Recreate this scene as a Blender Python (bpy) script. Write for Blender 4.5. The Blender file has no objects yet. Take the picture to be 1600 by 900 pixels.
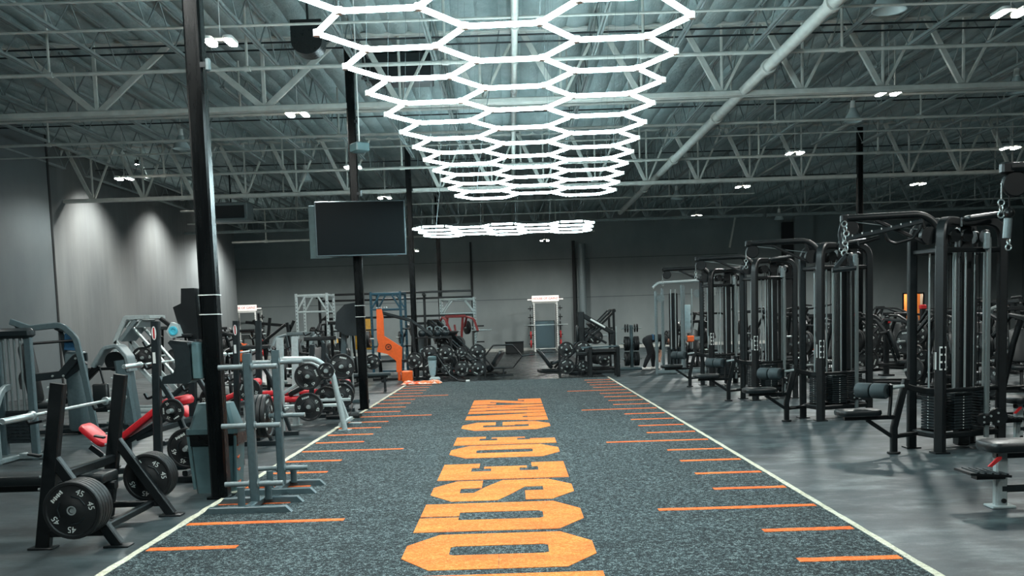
import bpy, bmesh, math, random
from mathutils import Vector, Matrix, Euler
rnd = random.Random(7)
PI = math.pi
scene = bpy.context.scene
COL = scene.collection

# ------------------------------------------------------------------ camera, world, exposure
cam = bpy.data.cameras.new('camera'); cam_o = bpy.data.objects.new('camera', cam); COL.objects.link(cam_o)
R3 = ((0.999503566, -0.000310545, -0.031504379), (-0.031409876, -0.0878369400, -0.995639539), (-0.002458057, 0.996134818, -0.087803089))
cam_o.matrix_world = Matrix(((R3[0][0], -R3[1][0], -R3[2][0], 0), (R3[0][1], -R3[1][1], -R3[2][1], 0), (R3[0][2], -R3[1][2], -R3[2][2], 1.7), (0, 0, 0, 1)))
cam.sensor_width = 36.0; cam.lens = 1498.48 / 1600 * 36.0
cam.shift_y = (630.81 - 450) / 1600; cam.clip_end = 300
scene.camera = cam_o
scene.view_settings.view_transform = 'Standard'; scene.view_settings.look = 'None'
scene.view_settings.gamma = 1.0; scene.view_settings.use_curve_mapping = False
scene.view_settings.exposure = 1.0
scene.cycles.use_denoising = True
scene.cycles.max_bounces = 7; scene.cycles.diffuse_bounces = 4; scene.cycles.glossy_bounces = 3
scene.cycles.caustics_reflective = False; scene.cycles.caustics_refractive = False
scene.cycles.sample_clamp_indirect = 4.0
HEX_EMIT = 24.0      # the honeycomb tubes
LED_EMIT = 60.0      # the twin heads of the high-bay fixtures
LED_WATT = 330.0
WASH_WATT = 1250.0
w = bpy.data.worlds.new('dim_hall'); scene.world = w; w.use_nodes = True
w.node_tree.nodes['Background'].inputs[0].default_value = (0.45, 0.8, 0.88, 1); w.node_tree.nodes['Background'].inputs[1].default_value = 0.035

# ------------------------------------------------------------------ materials
def lin(c):
    return tuple(((v / 255) / 12.92 if v / 255 <= 0.04045 else ((v / 255 + 0.055) / 1.055) ** 2.4) for v in c)
MATS = {}
def mat(name, rgb, rough=0.5, metal=0.0, noise=0.0, scale=12.0, emit=0.0, bump=0.0, spec=0.5):
    m = bpy.data.materials.new(name); m.use_nodes = True; nt = m.node_tree; b = nt.nodes['Principled BSDF']
    c = lin(rgb)
    b.inputs['Base Color'].default_value = (*c, 1); b.inputs['Roughness'].default_value = rough; b.inputs['Metallic'].default_value = metal
    b.inputs['Specular IOR Level'].default_value = spec
    if emit:
        b.inputs['Emission Color'].default_value = (*c, 1); b.inputs['Emission Strength'].default_value = emit
    if noise or bump:
        tc = nt.nodes.new('ShaderNodeTexCoord'); n = nt.nodes.new('ShaderNodeTexNoise'); n.inputs['Scale'].default_value = scale; n.inputs['Detail'].default_value = 5
        nt.links.new(tc.outputs['Object'], n.inputs['Vector'])
        if noise:
            r = nt.nodes.new('ShaderNodeValToRGB')
            r.color_ramp.elements[0].position = 0.3; r.color_ramp.elements[1].position = 0.7
            r.color_ramp.elements[0].color = (*[v * (1 - noise) for v in c], 1); r.color_ramp.elements[1].color = (*[min(1, v * (1 + noise)) for v in c], 1)
            nt.links.new(n.outputs['Fac'], r.inputs['Fac']); nt.links.new(r.outputs['Color'], b.inputs['Base Color'])
            mr = nt.nodes.new('ShaderNodeMapRange'); mr.inputs['To Min'].default_value = max(0.05, rough - 0.1); mr.inputs['To Max'].default_value = min(1, rough + 0.1)
            nt.links.new(n.outputs['Fac'], mr.inputs['Value']); nt.links.new(mr.outputs['Result'], b.inputs['Roughness'])
        if bump:
            bp = nt.nodes.new('ShaderNodeBump'); bp.inputs['Strength'].default_value = bump; bp.inputs['Distance'].default_value = 0.01
            nt.links.new(n.outputs['Fac'], bp.inputs['Height']); nt.links.new(bp.outputs['Normal'], b.inputs['Normal'])
    MATS[name] = m
    return m

BLACK = mat('black_powder_coat', (10, 15, 17), 0.42, 0.0, 0.25, 30, spec=0.4)
DARK = mat('charcoal_powder_coat', (22, 31, 34), 0.42, 0.0, 0.2, 30, spec=0.45)
GREY = mat('slate_grey_powder_coat', (72, 88, 92), 0.42, 0.1, 0.12, 25)
MID = mat('mid_grey_powder_coat', (112, 124, 126), 0.42, 0.15, 0.12, 25)
SILVER = mat('silver_powder_coat', (168, 178, 178), 0.4, 0.2, 0.1, 25)
CHROME = mat('chrome', (178, 188, 188), 0.3, 0.65)
STEEL = mat('brushed_steel', (170, 178, 177), 0.38, 0.55)
RUBBER = mat('black_rubber', (9, 13, 15), 0.55, 0.0, 0.2, 40)
RUBBER2 = mat('worn_black_rubber', (30, 36, 38), 0.5, 0.0, 0.3, 18)
PADBLACK = mat('black_vinyl', (15, 22, 24), 0.38, 0.0, 0.15, 60, bump=0.1)
PADRED = mat('red_vinyl', (196, 32, 42), 0.4, 0.0, 0.12, 50, bump=0.1)
RED = mat('red_paint', (190, 42, 44), 0.4, 0.0, 0.1, 20)
DARKRED = mat('dark_red_paint', (122, 44, 44), 0.45, 0.0, 0.15, 20)
ORANGE = mat('orange_paint', (235, 98, 34), 0.42, 0.0, 0.08, 15)
BLUE = mat('petrol_blue_paint', (18, 64, 80), 0.45, 0.0, 0.15, 15)
WHITE = mat('white_paint', (225, 226, 222), 0.5, 0.0, 0.06, 15)
TRUSSW = mat('off_white_steel_paint', (188, 190, 184), 0.55, 0.0, 0.12, 6)
JOISTW = mat('dull_joist_and_dimmed_truss_paint', (128, 138, 137), 0.6, 0.0, 0.15, 6)
MARK = mat('plate_lettering', (205, 210, 206), 0.6, 0.0, 0.2, 60)
BIN = mat('teal_grey_plastic', (78, 103, 106), 0.5, 0.0, 0.12, 9)
BAG = mat('black_bag', (14, 17, 18), 0.3, 0.0, 0.2, 20, bump=0.6)
SCREEN = mat('dark_screen', (5, 12, 15), 0.5, spec=0.1)
BEZEL = mat('tv_bezel', (70, 84, 88), 0.35, 0.4)
FOAM = mat('grey_foam', (44, 56, 59), 0.7, 0.0, 0.15, 50)
SKIN = mat('skin', (190, 140, 118), 0.5, 0.0, 0.05, 12)
CLOTH = mat('black_fabric', (17, 20, 23), 0.85, 0.0, 0.2, 40)
BLUECLOTH = mat('blue_fabric', (30, 78, 110), 0.85, 0.0, 0.2, 40)
YELLOW = mat('ochre_paint', (200, 150, 48), 0.5, 0.0, 0.15, 15)
HAIR = mat('dark_hair', (30, 23, 20), 0.6, 0.0, 0.3, 60)
CONDUIT = mat('black_conduit', (20, 28, 31), 0.5)
STACK = mat('weight_stack_steel', (34, 42, 45), 0.45, 0.3, 0.2, 30)
SHADE = mat('milky_shade', (186, 200, 200), 0.35)
PALE = mat('pale_blue_plastic', (150, 176, 182), 0.5, 0.0, 0.1, 12)
SHOE = mat('white_shoe', (222, 214, 208), 0.6, 0.0, 0.1, 30)
CYAN = mat('cyan_disc', (70, 170, 190), 0.35, 0.0, 0.1, 12)
HEXM = mat('led_tube', (214, 244, 249), 0.4, emit=HEX_EMIT)
LEDM = mat('led_panel', (255, 246, 232), 0.4, emit=LED_EMIT)

# ------------------------------------------------------------------ mesh builder
def V(*a): return Vector(a)
def fillet(pts, r, n=5):
    pts = [Vector(p) for p in pts]; out = [pts[0]]
    for i in range(1, len(pts) - 1):
        a, b, c = pts[i - 1], pts[i], pts[i + 1]
        u = (a - b); v = (c - b); lu, lv = u.length, v.length
        u = u / lu; v = v / lv
        ang = u.angle(v)
        if ang > PI - 0.03 or r <= 0: out.append(b); continue
        d = min(r / math.tan(ang / 2), lu * 0.49, lv * 0.49)
        p0 = b + u * d; p1 = b + v * d
        for k in range(n + 1):
            t = k / n
            out.append(p0 * (1 - t) ** 2 + b * 2 * t * (1 - t) + p1 * t ** 2)
    out.append(pts[-1]); return out
class MB:
    def __init__(s, M=None): s.v = []; s.f = []; s.M = M
    def add(s, vs, fs):
        b = len(s.v)
        s.v.extend([(s.M @ Vector(p)) if s.M else Vector(p) for p in vs]); s.f.extend([tuple(i + b for i in f) for f in fs])
        return s
    def rings(s, rings, cap=True, close=False):
        n = len(rings[0]); vs = [p for r in rings for p in r]; fs = []
        m = len(rings)
        for i in range(m if close else m - 1):
            j = (i + 1) % m
            for k in range(n):
                l = (k + 1) % n
                fs.append((i * n + k, i * n + l, j * n + l, j * n + k))
        if cap and not close:
            fs.append(tuple(range(n - 1, -1, -1))); fs.append(tuple((m - 1) * n + k for k in range(n)))
        return s.add(vs, fs)
    def sweep(s, pts, prof, up=(0, 0, 1), cap=True, close=False):
        pts = [Vector(p) for p in pts]; up = Vector(up).normalized(); rr = []
        m = len(pts)
        for i, p in enumerate(pts):
            if close: t = pts[(i + 1) % m] - pts[i - 1]
            elif i == 0: t = pts[1] - pts[0]
            elif i == m - 1: t = pts[-1] - pts[-2]
            else: t = (pts[i + 1] - p).normalized() + (p - pts[i - 1]).normalized()
            t.normalize(); u = up
            if abs(t.dot(u)) > 0.985: u = Vector((0, 1, 0)) if abs(t.y) < 0.9 else Vector((1, 0, 0))
            a = t.cross(u).normalized(); b = a.cross(t).normalized()
            rr.append([p + a * x + b * y for x, y in prof])
        return s.rings(rr, cap, close)
    def bar(s, pts, w, h, up=(0, 0, 1), rad=0.0, ch=0.18, n=5):
        """rectangular tube: w across (sideways), h along up"""
        c = min(w, h) * ch; a, b = w / 2, h / 2
        prof = [(-a + c, -b), (a - c, -b), (a, -b + c), (a, b - c), (a - c, b), (-a + c, b), (-a, b - c), (-a, -b + c)]
        if rad: pts = fillet(pts, rad, n)
        return s.sweep(pts, prof, up)
    def tube(s, pts, r, rad=0.0, n=8, up=(0, 0, 1), seg=5, close=False):
        if rad: pts = fillet(pts, rad, seg)
        return s.sweep(pts, [(r * math.cos(2 * PI * k / n), r * math.sin(2 * PI * k / n)) for k in range(n)], up, True, close)
    def cyl(s, p0, p1, r, n=16, r1=None, ch=0.0):
        p0, p1 = Vector(p0), Vector(p1); t = (p1 - p0).normalized()
        u = Vector((0, 0, 1)) if abs(t.z) < 0.9 else Vector((0, 1, 0))
        a = t.cross(u).normalized(); b = a.cross(t)
        r1 = r if r1 is None else r1; L = (p1 - p0).length
        prof = [(r - ch, 0), (r, ch), (r1, L - ch), (r1 - ch, L)] if ch else [(r, 0), (r1, L)]
        return s.rings([[p0 + t * h + (a * math.cos(2 * PI * k / n) + b * math.sin(2 * PI * k / n)) * q for k in range(n)] for q, h in prof])
    def lathe(s, prof, o=(0, 0, 0), ax=(0, 0, 1), n=24, close=False):
        """prof: (radius, height) along ax from o"""
        o = Vector(o); t = Vector(ax).normalized(); u = Vector((0, 0, 1)) if abs(t.z) < 0.9 else Vector((0, 1, 0))
        a = t.cross(u).normalized(); b = a.cross(t)
        return s.rings([[o + t * h + (a * math.cos(2 * PI * k / n) + b * math.sin(2 * PI * k / n)) * max(q, 1e-4) for k in range(n)] for q, h in prof], not close, close)
    def box(s, c, d, rot=None, ch=0.0):
        c = Vector(c); x, y, z = d[0] / 2, d[1] / 2, d[2] / 2; R = rot or Matrix.Identity(3)
        if ch <= 0:
            vs = [c + R @ Vector((i * x, j * y, k * z)) for k in (-1, 1) for i, j in ((-1, -1), (1, -1), (1, 1), (-1, 1))]
            return s.rings([vs[:4], vs[4:]])
        def ring(i, zz):
            X, Y = x - i, y - i; q = ch
            return [c + R @ Vector((px, py, zz)) for px, py in ((-X + q, -Y), (X - q, -Y), (X, -Y + q), (X, Y - q), (X - q, Y), (-X + q, Y), (-X, Y - q), (-X, -Y + q))]
        return s.rings([ring(ch, -z), ring(0, -z + ch), ring(0, z - ch), ring(ch, z)])
    def pad(s, c, d, rot=None, r=0.03, corner=0.05):
        """upholstered cushion: d = length x, width y, thickness z"""
        c = Vector(c); x, y, z = d[0] / 2, d[1] / 2, d[2] / 2; R = rot or Matrix.Identity(3); r = min(r, z * 0.95)
        corner = min(corner, x * 0.9, y * 0.9)
        rr = []
        for inset, h in ((r, -z), (r * 0.3, -z + r * 0.3), (0, -z + r), (0, z - r), (r * 0.3, z - r * 0.3), (r, z)):
            ring = []; X, Y = x - inset, y - inset; q = max(corner - inset * 0.5, 0.005)
            for sx, sy, a0 in ((1, 1, 0), (-1, 1, PI / 2), (-1, -1, PI), (1, -1, 1.5 * PI)):
                for k in range(4):
                    a = a0 + k / 3 * PI / 2
                    ring.append(c + R @ Vector((sx * (X - q) + q * math.cos(a), sy * (Y - q) + q * math.sin(a), h)))
            rr.append(ring)
        return s.rings(rr)
    def prism(s, poly, o, ex, ey, th):
        o, ex, ey = Vector(o), Vector(ex).normalized(), Vector(ey).normalized(); nz = ex.cross(ey)
        a = [o + ex * x + ey * y for x, y in poly]; b = [p + nz * th for p in a]
        return s.rings([a, b])
    def ball(s, c, r, n=12, sc=(1, 1, 1)):
        rr = []
        for i in range(1, n // 2):
            th = PI * i / (n // 2)
            rr.append([Vector(c) + Vector((r * math.sin(th) * math.cos(2 * PI * k / n) * sc[0], r * math.sin(th) * math.sin(2 * PI * k / n) * sc[1], r * math.cos(th) * sc[2])) for k in range(n)])
        return s.rings(rr)
    def mesh(s, name, m, smooth=True, ang=40):
        me = bpy.data.meshes.new(name); me.from_pydata([tuple(p) for p in s.v], [], s.f); me.materials.append(m)
        bm = bmesh.new(); bm.from_mesh(me); bmesh.ops.recalc_face_normals(bm, faces=bm.faces); bm.to_mesh(me); bm.free()
        if smooth:
            me.polygons.foreach_set('use_smooth', [True] * len(me.polygons)); me.set_sharp_from_angle(angle=math.radians(ang))
        me.update(); return me

def link(name, me, parent=None):
    o = bpy.data.objects.new(name, me); COL.objects.link(o)
    if parent: o.parent = parent
    return o
def obj(name, mb, m, parent=None, smooth=True, ang=40): return link(name, mb.mesh(name, m, smooth, ang), parent)
def tag(o, label=None, cat=None, group=None, kind=None):
    for k, v in (('label', label), ('category', cat), ('group', group), ('kind', kind)):
        if v: o[k] = v
    return o
def thing(name, label, cat, loc=(0, 0, 0), rotz=0, group=None):
    o = bpy.data.objects.new(name, None); COL.objects.link(o); o.empty_display_size = 0.1
    o.location = loc; o.rotation_euler = (0, 0, rotz); return tag(o, label, cat, group)
def struct(name, mb, m, parent=None, smooth=True):
    o = obj(name, mb, m, parent, smooth); o['kind'] = 'structure'; return o
KIDS = {}
def kids(o): return [c for c in bpy.data.objects if c.parent == o]
def remember(root):
    ks = kids(root); KIDS[root.name] = ks
    for c in ks: remember(c)
def dup(root, loc=None, rotz=None, label=None, group=None, skip=()):
    """a copy of a thing with copies of its parts and sub-parts"""
    if root.name not in KIDS: remember(root)
    r = root.copy(); COL.objects.link(r)
    if loc is not None: r.location = loc
    if rotz is not None: r.rotation_euler = (0, 0, rotz)
    if label: r['label'] = label
    if group: r['group'] = group
    for ch in KIDS[root.name]:
        if ch.name.split('.')[0] in skip: continue
        c = ch.copy(); COL.objects.link(c); c.parent = r
        for g in KIDS[ch.name]:
            d = g.copy(); COL.objects.link(d); d.parent = c
    return r
def ry(a): return Matrix.Rotation(a, 3, 'Y')
def rx(a): return Matrix.Rotation(a, 3, 'X')
def rz(a): return Matrix.Rotation(a, 3, 'Z')
TXT = {}
def text_mesh(s, size, m, ext=0.002, name='lettering'):
    k = (s, size, m.name)
    if k not in TXT:
        c = bpy.data.curves.new('text_curve', 'FONT'); c.body = s; c.size = size; c.extrude = ext; c.align_x = 'CENTER'; c.align_y = 'CENTER'; c.resolution_u = 2
        o = bpy.data.objects.new('text_source', c); me = bpy.data.meshes.new_from_object(o); me.name = name
        me.materials.clear(); me.materials.append(m); bpy.data.objects.remove(o); bpy.data.curves.remove(c); TXT[k] = me
    return TXT[k]
def mesh_into(mb, me, M):
    mb.add([M @ v.co for v in me.vertices], [tuple(p.vertices) for p in me.polygons])
# ------------------------------------------------------------------ the setting
def nodes_mat(name):
    m = bpy.data.materials.new(name); m.use_nodes = True; return m, m.node_tree, m.node_tree.nodes['Principled BSDF']
def ramp(nt, fac, stops):
    r = nt.nodes.new('ShaderNodeValToRGB'); e = r.color_ramp.elements
    while len(e) < len(stops): e.new(0.5)
    for k, (p, c) in enumerate(stops): e[k].position = p; e[k].color = (*lin(c), 1)
    nt.links.new(fac, r.inputs['Fac']); return r.outputs['Color']
def noise(nt, vec, scale, detail=4, rough=0.55, sc=None):
    if sc:
        mp = nt.nodes.new('ShaderNodeMapping'); mp.inputs['Scale'].default_value = sc; nt.links.new(vec, mp.inputs['Vector']); vec = mp.outputs['Vector']
    n = nt.nodes.new('ShaderNodeTexNoise'); n.inputs['Scale'].default_value = scale; n.inputs['Detail'].default_value = detail; n.inputs['Roughness'].default_value = rough
    nt.links.new(vec, n.inputs['Vector']); return n.outputs['Fac']
def mix(nt, a, b, fac, mode='MIX'):
    x = nt.nodes.new('ShaderNodeMix'); x.data_type = 'RGBA'; x.blend_type = mode
    for s, v in ((x.inputs[0], fac), (x.inputs[6], a), (x.inputs[7], b)):
        if hasattr(v, 'is_linked'): nt.links.new(v, s)
        elif isinstance(v, (int, float)): s.default_value = v
        else: s.default_value = (*lin(v), 1)
    return x.outputs[2]
def bump(nt, b, h, strength, dist):
    bp = nt.nodes.new('ShaderNodeBump'); bp.inputs['Strength'].default_value = strength; bp.inputs['Distance'].default_value = dist
    nt.links.new(h, bp.inputs['Height']); nt.links.new(bp.outputs['Normal'], b.inputs['Normal'])
def rough(nt, b, fac, lo, hi):
    mr = nt.nodes.new('ShaderNodeMapRange'); mr.inputs['From Min'].default_value = 0.3; mr.inputs['From Max'].default_value = 0.7
    mr.inputs['To Min'].default_value = lo; mr.inputs['To Max'].default_value = hi
    nt.links.new(fac, mr.inputs['Value']); nt.links.new(mr.outputs['Result'], b.inputs['Roughness'])

def floor_mat(name, dark, light, scuff, lo, hi, tile=None):
    m, nt, b = nodes_mat(name); tc = nt.nodes.new('ShaderNodeTexCoord').outputs['Object']
    big = noise(nt, tc, 0.55, 5, 0.6, (1, 0.8, 1)); med = noise(nt, tc, 1.9, 6, 0.65, (0.7, 1.3, 1)); fine = noise(nt, tc, 60, 3)
    c = ramp(nt, big, [(0.32, dark), (0.66, light)])
    c2 = ramp(nt, med, [(0.5, (0, 0, 0)), (0.72, (255, 255, 255))])
    c = mix(nt, c, scuff, c2)
    c = mix(nt, c, ramp(nt, fine, [(0.35, (90, 90, 90)), (0.65, (165, 165, 165))]), 0.5, 'OVERLAY')
    if tile:
        br = nt.nodes.new('ShaderNodeTexBrick'); br.offset = 0; br.inputs['Scale'].default_value = 1.0; br.inputs['Brick Width'].default_value = tile; br.inputs['Row Height'].default_value = tile
        br.inputs['Mortar Size'].default_value = 0.004; br.inputs['Color1'].default_value = (1, 1, 1, 1); br.inputs['Color2'].default_value = (0.86, 0.86, 0.86, 1); br.inputs['Mortar'].default_value = (0.35, 0.35, 0.35, 1)
        nt.links.new(tc, br.inputs['Vector']); c = mix(nt, c, br.outputs['Color'], 1.0, 'MULTIPLY')
    nt.links.new(c, b.inputs['Base Color']); rough(nt, b, med, lo, hi); bump(nt, b, fine, 0.15, 0.003)
    return m
FLOORM = floor_mat('scuffed_rubber_floor', (27, 38, 42), (62, 76, 80), (106, 120, 121), 0.6, 0.38)
FLOORL = floor_mat('dark_rubber_tiles', (26, 34, 37), (72, 84, 87), (92, 104, 106), 0.5, 0.28, 1.22)
FLOORD = floor_mat('glossy_black_mats', (14, 18, 20), (24, 30, 32), (34, 41, 43), 0.34, 0.2)
def slab(name, x0, x1, y0, y1, z0, z1, m, kind='structure', parent=None):
    o = obj(name, MB().box(((x0 + x1) / 2, (y0 + y1) / 2, (z0 + z1) / 2), (x1 - x0, y1 - y0, z1 - z0)), m, parent, False); o['kind'] = kind; return o
YB = 51.0; ZR = 7.3
slab('floor', 2.62, 28, -6, YB + 4, -0.2, 0.0, FLOORM)
slab('floor', -22, -2.9, -6, YB + 4, -0.2, 0.0, FLOORL)
slab('floor', -2.9, 2.62, 26.75, YB + 4, -0.2, 0.0, FLOORD)

def turf_mat(name, stops, base=None, var=None):
    m, nt, b = nodes_mat(name); tc = nt.nodes.new('ShaderNodeTexCoord').outputs['Object']
    f1 = noise(nt, tc, 100, 2, 0.7); f2 = noise(nt, tc, 36, 3, 0.7); f3 = noise(nt, tc, 1.6, 4, 0.6, (1, 2.2, 1))
    a = nt.nodes.new('ShaderNodeMath'); a.operation = 'ADD'; nt.links.new(f1, a.inputs[0]); nt.links.new(f2, a.inputs[1])
    d = nt.nodes.new('ShaderNodeMath'); d.operation = 'MULTIPLY'; d.inputs[1].default_value = 0.5; nt.links.new(a.outputs[0], d.inputs[0])
    c = ramp(nt, d.outputs[0], stops)
    c = mix(nt, c, ramp(nt, f3, [(0.3, (100, 100, 100)), (0.7, (156, 156, 156))]), 0.7, 'OVERLAY')
    nt.links.new(c, b.inputs['Base Color']); b.inputs['Roughness'].default_value = 0.85; b.inputs['Specular IOR Level'].default_value = 0.25
    bump(nt, b, d.outputs[0], 0.8, 0.02); return m
TURF = turf_mat('black_turf', [(0.41, (7, 12, 15)), (0.48, (33, 44, 49)), (0.535, (78, 93, 96)), (0.615, (172, 186, 185))])
TURFO = turf_mat('orange_turf', [(0.36, (214, 124, 48)), (0.5, (250, 160, 66)), (0.64, (255, 196, 116))])
TURFO2 = turf_mat('orange_turf_lines', [(0.36, (214, 108, 40)), (0.5, (246, 142, 62)), (0.64, (255, 180, 112))])
EDGE = turf_mat('white_edging', [(0.3, (176, 172, 156)), (0.5, (226, 222, 208)), (0.7, (240, 238, 230))])
turf = slab('turf_lane', -2.9, 2.62, -5.9, 26.75, -0.15, 0.012, TURF)
turf['label'] = 'dark speckled turf lane with orange yard lines and lettering'
# yard lines: inlaid orange turf, every fifth one long
for side in (-1, 1):
    for k in range(-2, 20):
        y = 8.21 + 0.9144 * k; L = 1.36 if k % 5 == 0 else 0.69
        x0 = -2.87 if side < 0 else 2.58 - L
        mb = MB(); n = 14
        ys = [(x0 + L * i / n, y - 0.05 + rnd.uniform(-0.006, 0.006)) for i in range(n + 1)] + [(x0 + L * i / n, y + 0.05 + rnd.uniform(-0.006, 0.006)) for i in range(n, -1, -1)]
        mb.prism(ys, (0, 0, 0.008), (1, 0, 0), (0, 1, 0), 0.007)
        obj('yard_line', mb, TURFO2, turf, False)
# lettering reads away from the camera, tops of the letters to the left
U = 0.34; H = 1.4; XT = -0.845
def letter(polys, y0, y1, name):
    """polys in unit box: u along reading direction 0..1, v up 0..1; holes joined through slits"""
    mb = MB()
    for p in polys:
        mb.prism([(XT + H * (1 - v), y0 + (y1 - y0) * u) for u, v in p], (0, 0, 0.007), (1, 0, 0), (0, 1, 0), 0.0085)
    obj('lettering', mb, TURFO, turf, False)
c = 0.16; sv = 0.24; su = 0.37; e = 0.025
def quad(u0, u1, v0, v1): return [(u0, v0), (u1, v0), (u1, v1), (u0, v1)]
Opoly = [[(c * 2, 0), (1 - 2 * c, 0), (1, c), (1, 1 - c), (1 - 2 * c, 1), (2 * c, 1), (0, 1 - c), (0, 0.5), (su, 0.5), (su, 1 - sv - e), (su + e, 1 - sv), (1 - su - e, 1 - sv), (1 - su, 1 - sv - e), (1 - su, sv + e), (1 - su - e, sv), (su + e, sv), (su, sv + e), (su, 0.498), (0, 0.498), (0, c)]]
Upoly = [[(0, 1), (0, c), (2 * c, 0), (1 - 2 * c, 0), (1, c), (1, 1), (0.52, 1), (0.52, 0.76), (1 - su + 0.02, 0.76), (1 - su + 0.02, sv + e), (1 - su - e, sv), (su + e, sv), (su, sv + e), (su, 0.76), (0.47, 0.76), (0.47, 1)]]
Spoly = [[(0, 0.34), (0, c), (2 * c, 0), (1 - 2 * c, 0), (1, c), (1, 0.5), (0.66, 0.62), (su, 0.70), (su, 0.80), (0.60, 0.80), (0.60, 0.65), (1, 0.65), (1, 1 - c), (1 - 2 * c, 1), (2 * c, 1), (0, 1 - c), (0, 0.53), (0.30, 0.43), (0.62, 0.34), (0.62, 0.21), (0.42, 0.21), (0.42, 0.34)]]
Epoly = [[(0, 0), (1, 0), (1, 0.27), (0.72, 0.27), (0.72, 0.22), (0.48, 0.22), (0.48, 0.37), (0.66, 0.37), (0.66, 0.31), (0.78, 0.31), (0.78, 0.66), (0.66, 0.66), (0.66, 0.60), (0.48, 0.60), (0.48, 0.76), (0.72, 0.76), (0.72, 0.70), (1, 0.70), (1, 1), (0, 1)]]
Fpoly = [[(0, 0), (0.62, 0), (0.62, 0.25), (0.5, 0.25), (0.5, 0.38), (0.74, 0.38), (0.74, 0.30), (0.86, 0.30), (0.86, 0.64), (0.74, 0.64), (0.74, 0.58), (0.5, 0.58), (0.5, 0.76), (0.76, 0.76), (0.76, 0.70), (1, 0.70), (1, 1), (0, 1)]]
Gpoly = [[(c * 2, 0), (1 - 2 * c, 0), (1, c), (1, 0.54), (0.56, 0.54), (0.56, 0.40), (1 - su, 0.40), (1 - su, sv), (su + e, sv), (su, sv + e), (su, 1 - sv - e), (su + e, 1 - sv), (1 - su, 1 - sv), (1 - su, 0.62), (1, 0.62), (1, 1 - c), (1 - 2 * c, 1), (2 * c, 1), (0, 1 - c), (0, c)]]
Apoly = [[(0, 0), (0.46, 0), (0.46, 0.24), (0.40, 0.24), (0.42, 0.30), (0.58, 0.30), (0.60, 0.24), (0.54, 0.24), (0.54, 0), (1, 0), (1, 0.24), (0.93, 0.24), (0.74, 1), (0.26, 1), (0.07, 0.24), (0, 0.24)], ]
Npoly = [[(0, 0), (0.42, 0), (0.42, 0.22), (0.34, 0.22), (0.34, 0.60), (0.62, 0), (0.93, 0), (0.93, 0.78), (1, 0.78), (1, 1), (0.58, 1), (0.58, 0.78), (0.66, 0.78), (0.66, 0.42), (0.38, 1), (0, 1), (0, 0.78), (0.07, 0.78), (0.07, 0.22), (0, 0.22)]]
Zpoly = [[(0, 0), (1, 0), (1, 0.34), (0.70, 0.34), (0.70, 0.25), (0.46, 0.25), (0.98, 0.76), (0.98, 1), (0.03, 1), (0.03, 0.66), (0.32, 0.66), (0.32, 0.75), (0.53, 0.75), (0, 0.24)]]
Hpoly = [[(0, 0), (0.45, 0), (0.45, 0.38), (0.55, 0.38), (0.55, 0), (1, 0), (1, 1), (0.55, 1), (0.55, 0.62), (0.45, 0.62), (0.45, 1), (0, 1)]]
for P, y0, y1 in ((Hpoly, 5.15, 6.26), (Opoly, 6.40, 7.48), (Upoly, 7.59, 8.76), (Spoly, 8.88, 10.0), (Epoly, 10.08, 11.2), (Opoly, 11.68, 12.82), (Fpoly, 12.92, 13.8), (Gpoly, 14.6, 15.74), (Apoly, 15.9, 17.16), ([quad(0, 1, 0, 1)], 17.26, 17.7), (Npoly, 17.82, 18.94), (Zpoly, 19.06, 20.2)):
    letter(P, y0, y1, 'lettering')
def strip(name, x, wd, jag):
    mb = MB(); n = 130; a = []; b = []
    for i in range(n + 1):
        y = 4 + (26.75 - 4) * i / n
        a.append((x - wd / 2 + rnd.uniform(-jag, jag), y)); b.append((x + wd / 2 + rnd.uniform(-jag, jag), y))
    for i in range(n):
        mb.prism([a[i], b[i], b[i + 1], a[i + 1]], (0, 0, 0.002), (1, 0, 0), (0, 1, 0), 0.013)
    struct(name, mb, EDGE, None, False)
strip('trim_1', -2.925, 0.06, 0.009); strip('trim_2', 2.635, 0.05, 0.004)

def wall_mat(name, a, b_, streak=0.0):
    m, nt, b = nodes_mat(name); tc = nt.nodes.new('ShaderNodeTexCoord').outputs['Object']
    n1 = noise(nt, tc, 0.5, 6, 0.6, (1, 1, 0.6)); n2 = noise(nt, tc, 40, 3)
    c = ramp(nt, n1, [(0.3, a), (0.7, b_)])
    if streak:
        s = noise(nt, tc, 3.0, 5, 0.7, (1, 1.0, 0.06)); c = mix(nt, c, ramp(nt, s, [(0.4, (112, 112, 112)), (0.65, (142, 142, 142))]), streak, 'OVERLAY')
    nt.links.new(c, b.inputs['Base Color']); b.inputs['Roughness'].default_value = 0.75; bump(nt, b, n2, 0.12, 0.004); return m
WALLF = wall_mat('grey_painted_concrete', (118, 126, 127), (136, 144, 143))
WALLL = wall_mat('grey_streaked_concrete', (104, 111, 113), (120, 126, 126), 0.5)
WALLN = wall_mat('dark_grey_paint', (84, 92, 95), (98, 106, 108))
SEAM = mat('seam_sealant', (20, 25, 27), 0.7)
def wall(name, x0, x1, y0, y1, z1, m): return slab(name, x0, x1, y0, y1, 0, z1, m)
wall('wall_left', -13.4, -12.95, -6, 27.5, ZR, WALLN)
wall('wall_left', -13.8, -13.4, 27.5, 47.2, ZR, WALLL)
slab('trim_3', -12.99, -12.93, 27.46, 27.56, 0, ZR, SEAM)
dx0, dx1, dz1 = 20.75, 21.75, 2.36
slab('wall_far', -22, dx0, YB, YB + 0.3, 0, ZR, WALLF); slab('wall_far', dx1, 28, YB, YB + 0.3, 0, ZR, WALLF); slab('wall_far', dx0, dx1, YB, YB + 0.3, dz1, ZR, WALLF)
wall('wall_right', 27, 27.4, -6, YB, ZR, WALLN); wall('wall_near', -14, 28, -6.3, -6, ZR, WALLN); wall('wall_left', -22.3, -22, 46, YB, ZR, WALLN)
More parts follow.
